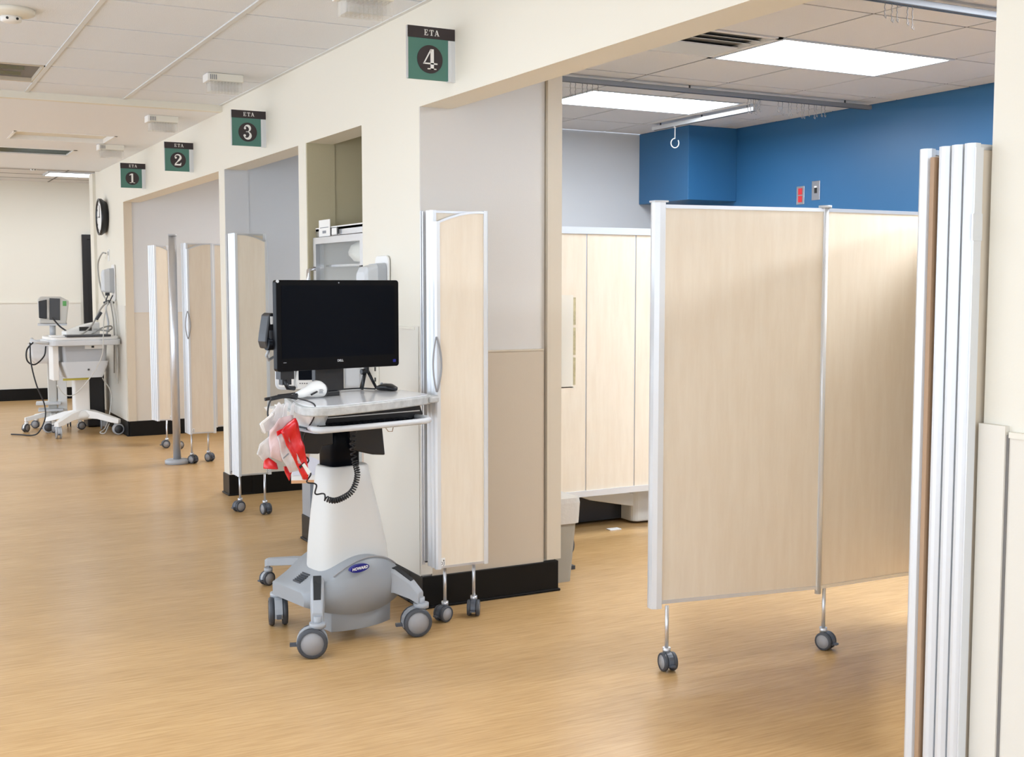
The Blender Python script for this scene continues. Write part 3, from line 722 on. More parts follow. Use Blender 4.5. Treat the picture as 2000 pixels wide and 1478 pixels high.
# screen at the back of bay 4
t = thing('folding_screen', 'pale maple screen with white rails at the back of bay 4, behind the open screen', 'screen', (3.25, 6.0, 0))
zb2, S2 = 0.245, 1.835
xs = [0.0, 0.47-0.01, 0.465+0.34, 1.18]
for i in range(3): screen_panel(t, (xs[i], 0), (xs[i+1], 0), zb2+0.02, S2-0.02, rail=0.006, prof=0.016, ends=(0, 1), prof_mat='aluminium')
MB().box(0, 1.18, -0.022, 0.022, S2-0.040, S2).build('top_rail', 'aluminium_white', t); MB().box(0, 1.18, -0.022, 0.022, zb2, zb2+0.036).build('bottom_rail', 'aluminium_white', t)
caster(t, 0.03, 0, zb2, rz=1.0); caster(t, 1.12, 0, zb2, rz=1.0)

# ------------------------------------------------------------------ wall things
def wall_plate(label, x, y, z, w_=0.075, h=0.118, face='-x', mats=('plastic_warm', 'ink_black'), slots=((0, 0.02), (0, -0.022)), cat='outlet', name='wall_outlet', sl=(0.012, 0.012), base=None):
    t = thing(name, label, cat, (x, y, z))
    MB().box(-0.007, 0, -w_/2, w_/2, -h/2, h/2).build('plate', base or mats[0], t, bevel=0.002)
    for (a, c) in slots: MB().box(-0.010, -0.006, a-sl[0], a+sl[0], c-sl[1], c+sl[1]).build('socket', mats[1], t)
    return t
wall_plate('cream wall outlet under the right half of the monitor', X0-0.006, 5.545, 1.06, h=0.125, mats=('plastic_warm', 'ink_black'), slots=((0, 0.022), (0, -0.03)), sl=(0.006, 0.010))
wall_plate('steel framed red socket plate on the blue wall, the left one', XB, 6.94, 2.165, w_=0.085, h=0.135, mats=('steel', 'red_socket'), slots=((0, 0.028), (0, -0.028)), sl=(0.020, 0.024))
t = wall_plate('steel switch plate with a black rocker on the blue wall, the right one', XB, 6.775, 2.19, w_=0.085, h=0.14, mats=('steel', 'ink_black'), slots=((0, 0.0),), cat='switch', name='wall_switch', sl=(0.012, 0.020))
MB().box(-0.011, -0.006, -0.012, 0.012, 0.020, 0.032).build('rocker', 'plastic_white', t)
t = wall_plate('cream wall outlet with a grey plug between the clock and the dispenser', X0, 13.0, 1.80, mats=('plastic_white', 'cable_grey'), slots=((0.0, 0.02),), sl=(0.03, 0.02))
# clock
t = thing('wall_clock', 'round black rimmed clock on the cream wall seen nearly edge on', 'clock', (X0, 13.10, 2.20))
MB().lathe([(0.0, 0), (0.155, 0), (0.175, -0.03), (0.19, -0.05), (0.19, -0.078), (0.172, -0.078), (0.170, -0.062), (0, -0.062)], n=40, axis='x').build('case', 'black_plastic', t)
MB().lathe([(0, -0.064), (0.171, -0.064)], n=40, axis='x').build('dial', 'sign_white', t)
MB().box(-0.069, -0.066, -0.004, 0.004, -0.01, 0.12).box(-0.070, -0.067, 0.0, 0.08, -0.004, 0.004).build('hands', 'ink_black', t)
b = MB()
for k in range(12): b.box(-0.067, -0.065, 0.15*math.cos(k*PI/6)-0.004, 0.15*math.cos(k*PI/6)+0.004, 0.15*math.sin(k*PI/6)-0.010, 0.15*math.sin(k*PI/6)+0.010)
b.build('hour_mark', 'ink_black', t)
# dispensers
def dispenser(label, y, z, s=1.0):
    t = thing('hand_sanitizer_dispenser', label, 'dispenser', (X0-0.004, y, z))
    MB().prism(rrect(-0.085*s, 0.085*s, -0.20*s, 0.17*s, 0.03*s), -0.010, 0, axis='x').build('back_plate', 'plastic_white', t, bevel=0.002)
    MB().loft([[(-0.012, a, c) for a, c in rrect(-0.070*s, 0.070*s, -0.115*s, 0.135*s, 0.025*s)], [(-0.055*s, a, c) for a, c in rrect(-0.070*s, 0.070*s, -0.115*s, 0.13*s, 0.025*s)]], smooth=False).build('rear_shell', 'plastic_grey', t)
    MB().loft([[(-0.055*s, a, c) for a, c in rrect(-0.068*s, 0.068*s, -0.115*s, 0.128*s, 0.025*s)], [(-0.105*s, a, c) for a, c in rrect(-0.066*s, 0.066*s, -0.11*s, 0.115*s, 0.025*s)], [(-0.120*s, a, c) for a, c in rrect(-0.055*s, 0.055*s, -0.095*s, 0.09*s, 0.02*s)]], smooth=False).build('front_cover', 'plastic_lightgrey', t)
    MB().box(-0.09*s, -0.05*s, -0.02*s, 0.02*s, -0.145*s, -0.115*s).build('nozzle', 'dark_grey', t)
    return t
dispenser('white and grey dispenser on the wall behind the monitor, beside the closet', 5.45, 1.47, 1.0)
t = dispenser('grey wall dispenser above the far medical carts, under the plug', 12.72, 1.53, 1.0)
MB().tube([(-0.05, 0.06, -0.13), (-0.09, 0.03, -0.22), (-0.10, -0.02, -0.235), (-0.06, -0.07, -0.20), (-0.03, -0.08, -0.14)], 0.006).build('drip_tray', 'dark_grey', t)

# linen warmer inside the closet
t = thing('warming_cabinet', 'stainless steel blanket warming cabinet with a glass door inside the closet', 'cabinet', (2.26, 6.18, 0))
D_ = 0.60; hw_ = 0.40; zt = 1.82
b = MB(); b.box(0.03, D_, -hw_, -hw_+0.02, 0.1, zt); b.box(0.03, D_, hw_-0.02, hw_, 0.1, zt); b.box(D_-0.02, D_, -hw_, hw_, 0.1, zt); b.box(0.0, D_, -hw_, hw_, zt-0.02, zt); b.box(0.03, D_, -hw_, hw_, 0.1, 0.12); b.box(0.03, D_, -hw_, hw_, 0.90, 0.92)
b.build('body', 'plastic_white', t)
MB().box(0.0, 0.03, -hw_, hw_, zt-0.052, zt-0.004).build('control_fascia', 'steel', t, bevel=0.003)
def cab_door(z0, z1, nm='door'):
    b = MB(); f = 0.055; g_ = 0.036
    b.box(-0.02, 0.028, -hw_+0.01, -hw_+f, z0, z1); b.box(-0.02, 0.028, hw_-f, hw_-0.01, z0, z1); b.box(-0.02, 0.028, -hw_+f, hw_-f, z0, z0+f); b.box(-0.02, 0.028, -hw_+f, hw_-f, z1-g_, z1)
    dr = b.build(nm, 'steel', t)
    MB().box(0.0, 0.006, -hw_+f, hw_-f, z0+f, z1-g_).build('glass_pane', 'glass', dr)
    zc = (z0+z1)/2+0.14
    MB().tube([(-0.02, hw_-0.03, zc-0.10), (-0.055, hw_-0.03, zc-0.09), (-0.06, hw_-0.03, zc), (-0.055, hw_-0.03, zc+0.09), (-0.02, hw_-0.03, zc+0.10)], 0.012).build('handle', 'chrome', dr)
    return dr
cab_door(0.94, zt-0.056); cab_door(0.14, 0.89)
MB().box(-0.024, -0.02, -hw_+0.02, -hw_+0.05, 1.50, 1.60).build('hinge', 'black_plastic', t)
MB().box(-0.012, -0.004, 0.02, 0.10, zt-0.046, zt-0.012).box(-0.013, -0.011, 0.005, 0.015, zt-0.05, zt-0.008, 1).build('display', ['paper', 'ink_black'], t)
for sx in (0.08, 0.52):
    for sy in (-0.34, 0.34): MB().cyl((sx, sy, 0), (sx, sy, 0.1), 0.02, n=10).build('foot', 'dark_grey', t)
MB().box(0.05, D_-0.03, -hw_+0.03, hw_-0.03, 1.600, 1.612).build('shelf', 'steel', t)
o = MB().box(2.252, 2.256, 6.32, 6.50, 1.768, 1.860).box(2.2515, 2.252, 6.34, 6.48, 1.815, 1.819, 1).box(2.2515, 2.252, 6.38, 6.44, 1.785, 1.80, 1).build('paper_notice', ['paper', 'ink_grey']); tag(o, 'white printed notice taped to the top left of the warming cabinet', 'notice')
def blanket(label, pts, mt, loc):
    n = 18; secs = []
    for k, (x, y, z, ry, rz_) in enumerate(pts):
        secs.append([(x, y+ry*math.cos(2*PI*i/n)*(1+0.06*math.sin(3*i+k)), z+rz_*math.sin(2*PI*i/n)*(1+0.08*math.sin(5*i+k*2))) for i in range(n)])
    o = MB().loft(secs).build('folded_blanket', mt); o.location = loc; return tag(o, label, 'blanket', 'blankets in the warming cabinet')
blanket('white folded blanket lying on the upper shelf of the warming cabinet', [(0, 0, 0, 0.02, 0.02), (0.01, 0, 0, 0.17, 0.055), (0.12, -0.01, 0, 0.19, 0.066), (0.35, -0.02, 0, 0.2, 0.066), (0.42, -0.02, 0, 0.05, 0.03)], 'linen', (2.31, 6.04, 1.678))
blanket('white crumpled blanket heap below the shelf of the warming cabinet', [(0, 0, 0, 0.02, 0.02), (0.02, 0, 0.02, 0.20, 0.14), (0.2, 0.0, 0.05, 0.22, 0.15), (0.4, 0.02, 0.03, 0.2, 0.15), (0.45, 0, 0, 0.05, 0.05)], 'linen', (2.33, 6.02, 1.36))

# glove rack on the end of the partition, seen edge on
t = thing('glove_box_rack', 'slim yellowish glove box rack behind the column beside the back screen', 'rack', (2.952, 5.03, 0.995))
MB().box(0, 0.088, 0.0, 0.006, 0, 0.455).box(0, 0.006, 0, 0.105, 0, 0.455).box(0, 0.10, 0.0, 0.105, 0, 0.005).build('holder', 'plastic_warm', t)
for k in range(3): MB().box(0.012, 0.110, 0.012, 0.10, 0.012+k*0.148, 0.012+k*0.148+0.135).box(0.110, 0.114, 0.03, 0.08, 0.04+k*0.148, 0.10+k*0.148, 1).build('glove_box', ['glove_box', 'paper'], t)

# ------------------------------------------------------------------ bay 4 ceiling track and hooks
def track(label, x0, x1, y0, y1, z=2.695, mt='track_grey'):
    t = thing('curtain_track', label, 'track', ((x0+x1)/2, (y0+y1)/2, z), 0, 'curtain tracks under the bay ceiling')
    hx2, hy2 = (x1-x0)/2, (y1-y0)/2
    b = MB(); b.box(-hx2, hx2, -hy2, hy2, 0, 0.028); b.build('rail', mt, t, bevel=0.003)
    b = MB()
    if hx2 > hy2:
        b.box(-hx2+0.01, hx2-0.01, -0.006, 0.006, -0.002, 0)
        for k in range(3): b.cyl((-hx2*0.85+k*hx2*0.85, 0, 0.028), (-hx2*0.85+k*hx2*0.85, 0, 0.047), 0.006, n=6)
    else:
        b.box(-0.006, 0.006, -hy2+0.01, hy2-0.01, -0.002, 0)
        for k in range(3): b.cyl((0, -hy2*0.85+k*hy2*0.85, 0.028), (0, -hy2*0.85+k*hy2*0.85, 0.047), 0.006, n=6)
    b.build('slot', 'dark_grey', t); return t
track('long grey curtain track crossing the ceiling of bay 4 in front of the far light', 3.05, 6.10, 6.155, 6.195)
track('pale curtain track running from the far light towards the blue soffit', 5.42, 5.46, 6.58, 7.80, mt='plastic_lightgrey')
track('grey curtain track at the top right corner of the bay ceiling', 3.0, 6.10, 3.80, 3.84)
def hooks(xs_, y, label, n):
    for i in range(n):
        x = xs_[0]+(xs_[1]-xs_[0])*(i+random.uniform(-0.3, 0.3))/max(1, n-1)
        h = 0.07+random.uniform(-0.015, 0.02); pts = []
        for k in range(9):
            pts.append((x+0.002*math.sin(k*2.2), y+0.002*math.cos(k*2.2), 2.693-h*k/8))
        pts += [(x+0.008, y, 2.693-h-0.008), (x+0.010, y, 2.693-h+0.006)]
        o = MB().tube(pts, 0.0022, n=5).build('curtain_hook', 'hub_grey'); tag(o, label, 'hook', 'loose curtain hooks on the tracks')
hooks((3.70, 3.90), 6.175, 'small chain hook hanging from the track beside the column', 6)
hooks((5.04, 5.14), 6.175, 'small chain hook hanging from the track where the two tracks meet', 6)
hooks((5.30, 5.70), 6.175, 'small chain hook hanging from the track end near the blue wall', 12)
hooks((3.84, 4.02), 3.82, 'small chain hook hanging from the near track at the top of the picture', 5)
t = thing('infusion_hook', 'white spiral hook hanging from the pale track before the blue soffit', 'hook', (5.44, 7.52, 2.695))
b = MB(); b.cyl((0, 0, 0), (0, 0, -0.012), 0.010, n=10)
b.tube([(0, 0, -0.01), (0, 0, -0.09)]+[(0.028*math.sin(a)*1.0, -0.028*math.sin(a)*0.4, -0.125+0.035*math.cos(a)) for a in [PI*0.0-0.15*k*1.0 for k in range(0, 37)]], 0.0045, n=6)
b.build('hook_wire', 'plastic_white', t)

# ------------------------------------------------------------------ things on the floor of bay 4
t = thing('stretcher', 'grey base of a stretcher under the back screen of bay 4', 'bed', (4.17, 6.16, 0))
MB().prism(rrect(0, 0.9, 0, 0.55, 0.05), 0.015, 0.42).build('shroud', 'equipment_beige', t, bevel=0.01)
b = MB(); b.loft([[(x, y_+dy, z+dz) for dy, dz in ((-0.03, -0.04), (0.03, -0.04), (0.03, 0.04), (-0.03, 0.04))] for x, y_, z in ((-0.80, 0.08, 0.40), (-0.50, 0.07, 0.290), (-0.30, 0.06, 0.215), (0.02, 0.05, 0.150))], smooth=False)
b.build('lever_arm', 'equipment_beige', t, bevel=0.006)
MB().box(-1.0, 0.0, 0.14, 1.2, 0.02, 0.45).build('undercarriage', 'black_plastic', t)
MB().box(-1.0, 0.9, 0.2, 1.2, 0.455, 0.50).build('deck', 'plastic_grey', t)
o = MB().box(3.94, 4.02, 6.07, 6.12, 0.001, 0.006).build('paper_scrap', 'paper'); tag(o, 'small white paper scrap on the floor under the back screen', 'paper')
t = thing('waste_bin', 'beige waste bin with a grey liner standing behind the column end', 'bin', (3.045, 5.50, 0))
b = MB(); b.loft([[(a, c, 0.0) for a, c in rrect(-0.12, 0.045, -0.38, 0.10, 0.02, 3)], [(a, c, 0.42) for a, c in rrect(-0.13, 0.085, -0.39, 0.13, 0.025, 3)]], smooth=False); b.build('bin_body', 'bin_grey', t)
b = MB(); b.loft([[(a, c, 0.30) for a, c in rrect(-0.137, 0.085, -0.398, 0.138, 0.025, 3)], [(a, c, 0.405) for a, c in rrect(-0.140, 0.093, -0.402, 0.142, 0.03, 3)], [(a, c, 0.43) for a, c in rrect(-0.139, 0.088, -0.40, 0.14, 0.03, 3)]], smooth=False, cap=True); b.build('liner', 'bin_liner', t)
t = thing('wheeled_stand', 'low dark wheeled stand with a white cap showing beside the waste bin', 'stand', (3.19, 5.36, 0))
MB().cyl((-0.03, 0, 0.135), (0.03, 0, 0.135), 0.055, n=22).build('wheel', 'tyre', t)
MB().lathe([(0, 0.18), (0.05, 0.18), (0.045, 0.205), (0.025, 0.225), (0, 0.228)], n=20).build('cap', 'plastic_white', t)
MB().box(-0.05, 0.05, -0.03, 0.03, 0, 0.02).cyl((0, 0, 0.02), (0, 0, 0.13), 0.012, n=10).cyl((0, 0.0, 0.18), (0, 0.0, 0.15), 0.012, n=10).build('foot', 'dark_grey', t)

# ------------------------------------------------------------------ computer cart
CART = (1.7215, 4.835, 0); CY = math.radians(11)
t = thing('computer_cart', 'white and grey rolling computer cart standing in front of the column', 'cart', CART, CY)
b = MB(); b.loft([superell(cx_, 0.0, z, hw, hd, 3.6, 40) for z, cx_, hw, hd in ((0.14, 0.075, 0.176, 0.120), (0.26, 0.074, 0.174, 0.120), (0.38, 0.069, 0.163, 0.116), (0.52, 0.060, 0.140, 0.106), (0.64, 0.052, 0.117, 0.094), (0.725, 0.048, 0.104, 0.084), (0.732, 0.048, 0.097, 0.078))])
b.build('column_shell', 'cart_shell', t)
b = MB(); b.loft([superell(0.035, 0.0, z, 0.070, 0.065, 6, 32) for z in (0.70, 0.96)]); b.build('lift_column', 'black_gloss', t)
# base housing : arched top, bulging front
def arch(x):
    u = (x-0.055)/0.185
    return 0.355-0.085*u*u if x > -0.13 else max(0.355-0.085*u*u, 0.16)
xs3 = [-0.205+0.450*i/28 for i in range(29)]
b = MB(); secs = []
for x in xs3:
    u = (x-0.03)/0.21; zt = 0.355-0.080*((x-0.065)/0.185)**2 if x > -0.13 else 0.266-0.55*(-0.13-x)
    zt = max(zt, 0.19); zb_ = 0.125+0.035*u*u if x > -0.15 else 0.150+(-0.15-x)*0.35
    yf = -0.200+0.055*u*u if x > -0.15 else -0.158+(-0.15-x)*1.0
    yb = 0.165
    secs.append([(x, yf, zb_), (x, yf-0.004, (zb_+zt)/2), (x, yf+0.006, zt-0.012), (x, yf+0.022, zt), (x, yb, zt), (x, yb, zb_)])
b.loft(secs); b.build('base_housing', 'base_grey', t)
MB().tube([(x, -0.199+0.055*((x-0.03)/0.21)**2+0.010, 0.357-0.080*((x-0.065)/0.185)**2) for x in [-0.10+0.325*k/20 for k in range(21)]], 0.003, n=6).build('seam', 'hub_grey', t)
b = MB(); secs = []
for i in range(17):
    x = -0.100+0.300*i/16; u = (x-0.04)/0.17; yf = -0.175+0.045*u*u
    secs.append([(x, yf, 0.052), (x, yf-0.004, 0.16), (x, 0.02, 0.16), (x, 0.02, 0.052)])
b.loft(secs, smooth=True); b.build('skirt', 'base_grey', t, bevel=0.003)
b = MB()
for k in range(6): b.box(-0.170+0.009*k, -0.166+0.009*k, -0.01, 0.05, 0.20+0.006*k, 0.252+0.005*k)
b.build('vent_grille', 'dark_grey', t)
def leg(pts, ws_, hs, pad=None):
    b = MB(); secs = []
    k = len(pts)
    for i, p in enumerate(pts):
        a = Vector(pts[max(i-1, 0)]); c = Vector(pts[min(i+1, k-1)]); d_ = (c-a); d_.z = 0; d_.normalize(); sd = Vector((-d_.y, d_.x, 0))
        p = Vector(p); w2, h2 = ws_[i]/2, hs[i]/2
        secs.append([p+sd*q*w2+Vector((0, 0, r_*h2)) for q, r_ in ((-1, -1), (-0.9, 0.7), (-0.7, 1), (0.7, 1), (0.9, 0.7), (1, -1))])
    b.loft(secs, smooth=False); lg = b.build('leg', 'cart_base', t, bevel=0.003)
    if pad:
        b = MB(); secs = []
        for i in range(pad[0], pad[1]+1):
            a = Vector(pts[max(i-1, 0)]); c = Vector(pts[min(i+1, k-1)]); d_ = (c-a); d_.z = 0; d_.normalize(); sd = Vector((-d_.y, d_.x, 0))
            p = Vector(pts[i]); w2 = ws_[i]*0.27; h2 = hs[i]/2
            secs.append([p+sd*q*w2+Vector((0, 0, h2+r_)) for q, r_ in ((-1, -0.004), (-1, 0.004), (1, 0.004), (1, -0.004))])
        b.loft(secs, smooth=False).build('tread_pad', 'rubber_pad', lg)
leg([(-0.155, -0.13, 0.235), (-0.178, -0.17, 0.225), (-0.205, -0.215, 0.185), (-0.222, -0.245, 0.155)], [0.062, 0.060, 0.054, 0.050], [0.12, 0.10, 0.075, 0.05], (0, 2))
leg([(0.170, -0.09, 0.235), (0.215, -0.165, 0.230), (0.255, -0.225, 0.195), (0.275, -0.262, 0.162)], [0.075, 0.068, 0.058, 0.052], [0.12, 0.10, 0.075, 0.05], (0, 2))
leg([(-0.08, 0.02, 0.20), (-0.125, 0.11, 0.20), (-0.130, 0.20, 0.185), (-0.112, 0.285, 0.16)], [0.10, 0.07, 0.056, 0.050], [0.10, 0.08, 0.06, 0.05])
leg([(0.15, 0.02, 0.20), (0.20, 0.12, 0.20), (0.22, 0.20, 0.185), (0.23, 0.27, 0.16)], [0.08, 0.07, 0.06, 0.052], [0.10, 0.08, 0.06, 0.05])
for (x, y, rz) in ((-0.222, -0.245, math.radians(150)), (0.275, -0.262, math.radians(160)), (-0.118, 0.285, math.radians(-115)), (0.235, 0.275, math.radians(60))):
    caster(t, x, y, 0.165, r=0.062, rz=rz, stem_r=0.016, hood='cart_base', stem='cart_base', tyre='tyre', wdt=0.024, gap=0.017, trail=0.022)
# oval badge
b = MB(); b.prism([(0.001+0.046*math.cos(2*PI*i/36), 0.322+0.0165*math.sin(2*PI*i/36)+0.06*0.046*math.cos(2*PI*i/36)) for i in range(36)], -0.2125, -0.196, axis='y'); b.build('badge', 'logo_blue', t)
lettering('badge_lettering', 'HOWARD', 0.0165, 'sign_white', t, (0.001, -0.2132, 0.322), rot=(PI/2, -0.05, 0), bold=0.0005, shear=0.25, depth=0.0003)
# worktop
def chaikin(p, k=3):
    for _ in range(k):
        q = []
        for i in range(len(p)):
            a_, c_ = p[i], p[(i+1) % len(p)]
            q += [(0.8*a_[0]+0.2*c_[0], 0.8*a_[1]+0.2*c_[1]), (0.2*a_[0]+0.8*c_[0], 0.2*a_[1]+0.8*c_[1])]
        p = q
    return p
def grow(p, d_):
    cx = sum(q[0] for q in p)/len(p); cy = sum(q[1] for q in p)/len(p)
    return [(cx+(x-cx)*(1+d_/0.3), cy+(y-cy)*(1+d_/0.27)) for x, y in p]
TOP = chaikin([(-0.325, -0.30), (-0.29, -0.37), (-0.21, -0.385), (0.10, -0.325), (0.345, -0.245), (0.385, -0.19), (0.40, 0.02), (0.40, 0.15), (0.28, 0.22), (-0.06, 0.235), (-0.16, 0.14)], 3)
MB().prism(TOP, 0.990, 1.027).build('worktop_edge', 'worktop_edge', t, bevel=0.006)
MB().prism(grow(TOP, -0.016), 1.02, 1.030).build('worktop', 'worktop', t)
MB().prism(chaikin([(0.33, -0.265), (0.405, -0.235), (0.41, -0.16), (0.35, -0.17)], 2), 0.996, 1.022).build('worktop_grip', 'worktop_edge', t, bevel=0.006)
# housing under the worktop
b = MB()
b.loft([[(x, y, z) for x, y in rrect(a, c, d_, e, 0.05, 4)] for z, a, c, d_, e in ((0.915, -0.225, -0.175, -0.26, 0.12), (0.99, -0.275, -0.175, -0.315, 0.12))], smooth=False)
b.build('side_housing', 'plastic_white', t)
MB().box(-0.18, 0.30, 0.02, 0.17, 0.92, 0.99).build('drawer_housing', 'plastic_white', t)
b = MB(); b.prism([(-0.205, 0.926), (0.30, 0.926), (0.315, 0.95), (0.30, 0.988), (-0.11, 0.988), (-0.205, 0.955)], -0.225, 0.02, axis='y'); b.build('drawer_opening', 'black_plastic', t)
b = MB(); b.box(-0.16, 0.295, -0.233, -0.226, 0.963, 0.967); b.build('drawer_strip', 'aluminium', t)
# keyboard tray
TR = Matrix.Translation((-0.005, -0.06, 0)) @ Matrix.Rotation(math.radians(1), 4, 'Z')
b = MB(); b.T = TR; b.prism(rrect(-0.265, 0.275, -0.27, 0.06, 0.03, 4), 0.918, 0.924); b.build('keyboard_tray', 'plastic_grey', t)
b = MB(); b.T = TR
b.tube([(-0.255, -0.20, 0.935), (-0.262, -0.245, 0.934), (-0.245, -0.270, 0.932), (-0.15, -0.278, 0.931), (0.1, -0.278, 0.931), (0.255, -0.274, 0.932), (0.283, -0.262, 0.934), (0.292, -0.235, 0.937), (0.280, -0.17, 0.940)], [0.011, 0.013, 0.014, 0.0125, 0.0125, 0.0125, 0.013, 0.013, 0.011], n=10)
b.build('tray_lip', 'plastic_lightgrey', t)
kb = thing('keyboard', 'black computer keyboard on the pull out tray of the cart', 'keyboard', (CART[0]+math.cos(CY)*0.0-math.sin(CY)*(-0.215), CART[1]+math.sin(CY)*0.0+math.cos(CY)*(-0.215), 0.924), CY+math.radians(1))
MB().box(-0.235, 0.235, -0.085, 0.095, 0.0, 0.014).build('case', 'black_plastic', kb, bevel=0.003)
b = MB()
for r_ in range(5):
    for c_ in range(18): b.box(-0.225+0.025*c_, -0.225+0.025*c_+0.021, -0.075+0.032*r_, -0.075+0.032*r_+0.027, 0.014, 0.019)
k_ = b.build('keys', 'black_gloss', kb); k_['kind'] = 'stuff'
# bags hung below
for nm, pts, y in (('pouch', [(-0.225, 0.92), (-0.07, 0.92), (-0.07, 0.84), (-0.12, 0.835), (-0.135, 0.805), (-0.205, 0.812)], -0.10), ('pouch', [(0.03, 0.92), (0.195, 0.92), (0.212, 0.765), (0.15, 0.772), (0.05, 0.800)], -0.06)):
    MB().prism([(x+0.0, z) for x, z in pts], y-0.03, y+0.03, axis='y').build(nm, 'black_plastic', t, bevel=0.006)
MB().tube([(0.195, -0.1, 0.90), (0.215, -0.11, 0.87), (0.235, -0.11, 0.868), (0.25, -0.10, 0.895), (0.252, -0.1, 0.92)], 0.0018, n=5).build('wire_hook', 'maple_edge', t)
# monitor
mt = thing('monitor', 'large black flat computer monitor standing on the cart', 'monitor', (CART[0]-math.sin(CY)*(-0.05), CART[1]+math.cos(CY)*(-0.05), 1.03), CY)
xa, xb, za, zb3 = -0.292, 0.300, 0.118, 0.490
MB().prism(rrect(xa, xb, za, zb3, 0.012, 4), -0.020, 0.012, axis='y').build('bezel', 'bezel', mt, bevel=0.003)
MB().loft([[(x, 0.012, z) for x, z in rrect(xa+0.02, xb-0.02, za+0.02, zb3-0.02, 0.02, 4)], [(x, 0.045, z) for x, z in rrect(xa+0.10, xb-0.10, za+0.06, zb3-0.08, 0.03, 4)]], smooth=False).build('back_shell', 'black_plastic', mt)
MB().box(xa+0.022, xb-0.022, -0.0212, -0.0195, za+0.052, zb3-0.022).build('screen', 'black_gloss', mt)
lettering('maker_logo', 'DELL', 0.013, 'plastic_lightgrey', mt, ((xa+xb)/2+0.0, -0.0206, za+0.035), bold=0.0002)
MB().box(xb-0.032, xb-0.018, -0.0215, -0.0205, za+0.018, za+0.030).build('sticker', 'logo_blue', mt)
MB().box(xa+0.028, xa+0.042, -0.0208, -0.0202, za+0.0345, za+0.037).build('model_mark', 'ink_grey', mt)
MB().cyl((0.0, -0.0212, zb3-0.011), (0.0, -0.0200, zb3-0.011), 0.003, n=12).build('webcam', 'ink_grey', mt)
MB().box(-0.08, 0.06, 0.045, 0.075, 0.02, 0.30).box(-0.05, 0.03, 0.03, 0.09, 0.0, 0.02).build('stand', 'black_plastic', mt, bevel=0.003)
b = MB(); b.box(-0.272, -0.21, -0.01, 0.03, 0.085, 0.125); b.box(-0.262, -0.22, -0.005, 0.025, 0.062, 0.09); b.tube([(-0.25, 0, 0.08), (-0.235, 0.0, 0.05), (-0.20, 0.01, 0.045)], 0.010); b.build('cable_clip', 'black_plastic', mt)
MB().cyl((-0.188, 0.01, 0.045), (-0.190, 0.01, 0.118), 0.005, n=8).build('clip_peg', 'plastic_white', mt)
MB().cyl((-0.285, -0.022, zb3-0.006), (-0.285, -0.016, zb3-0.006), 0.006, n=10).build('corner_stud', 'plastic_lightgrey', mt)
def cl(x, y, z=0.0):
    return (CART[0]+math.cos(CY)*x-math.sin(CY)*y, CART[1]+math.sin(CY)*x+math.cos(CY)*y, z)
# label printer
pr_ = thing('label_printer', 'small black portable label printer mounted at the left of the monitor', 'printer', cl(-0.262, 0.012, 1.24), CY)
MB().prism([(-0.045, 0.0), (0.04, 0.0), (0.05, 0.02), (0.05, 0.142), (-0.022, 0.146), (-0.036, 0.138), (-0.050, 0.06), (-0.054, 0.03)], -0.03, 0.04, axis='y').build('body', 'black_plastic', pr_, bevel=0.006)
MB().box(-0.030, 0.010, -0.034, -0.030, 0.100, 0.132).build('label_paper', 'paper', pr_)
b = MB()
for k in range(5): b.box(-0.036+0.012*k, -0.027+0.012*k, -0.036, -0.028, 0.035, 0.075)
b.build('ribs', 'dark_grey', pr_)
MB().cyl((-0.045, -0.02, 0.02), (0.035, -0.02, 0.02), 0.026, n=18).build('paper_drum', 'black_gloss', pr_)
MB().tube([(-0.02, 0, 0.0), (-0.03, 0.01, -0.03), (-0.01, 0.03, -0.05), (0.06, 0.045, -0.02), (0.12, 0.05, 0.02)], 0.006).build('mount_arm', 'plastic_grey', pr_)
# scanner
sc = thing('barcode_scanner', 'white handheld barcode scanner lying on the cart worktop', 'scanner', cl(-0.130, -0.055, 1.031), CY+math.radians(12))
def oval_loft(secs, n=20): return [[(x, y+ry*math.cos(2*PI*i/n), z+rz_*math.sin(2*PI*i/n)) for i in range(n)] for x, y, z, ry, rz_ in secs]
MB().loft(oval_loft([(-0.078, 0, 0.018, 0.004, 0.004), (-0.076, 0, 0.018, 0.014, 0.013), (-0.05, 0, 0.023, 0.018, 0.018), (-0.02, 0, 0.030, 0.021, 0.022), (0.005, 0, 0.036, 0.030, 0.032), (0.03, 0, 0.037, 0.036, 0.036), (0.048, 0, 0.035, 0.036, 0.034), (0.060, 0, 0.031, 0.034, 0.030)])).build('body', 'plastic_white', sc)
MB().loft(oval_loft([(0.058, 0, 0.031, 0.0345, 0.0305), (0.068, 0, 0.029, 0.032, 0.028), (0.071, 0, 0.028, 0.026, 0.022)])).build('window_rim', 'black_plastic', sc)
MB().tube([(-0.02, -0.022, 0.016), (-0.008, -0.032, 0.024), (0.006, -0.031, 0.028)], 0.004).build('trigger', 'black_plastic', sc)
b = MB()
for k in range(4): b.box(0.015, 0.036-0.003*(k % 2), -0.0365, -0.0345, 0.020+0.005*k, 0.022+0.005*k)
b.build('print_lines', 'ink_grey', sc)
MB().cyl((-0.074, 0, 0.018), (-0.092, 0, 0.017), 0.009, n=12).build('cord_boot', 'black_plastic', sc)
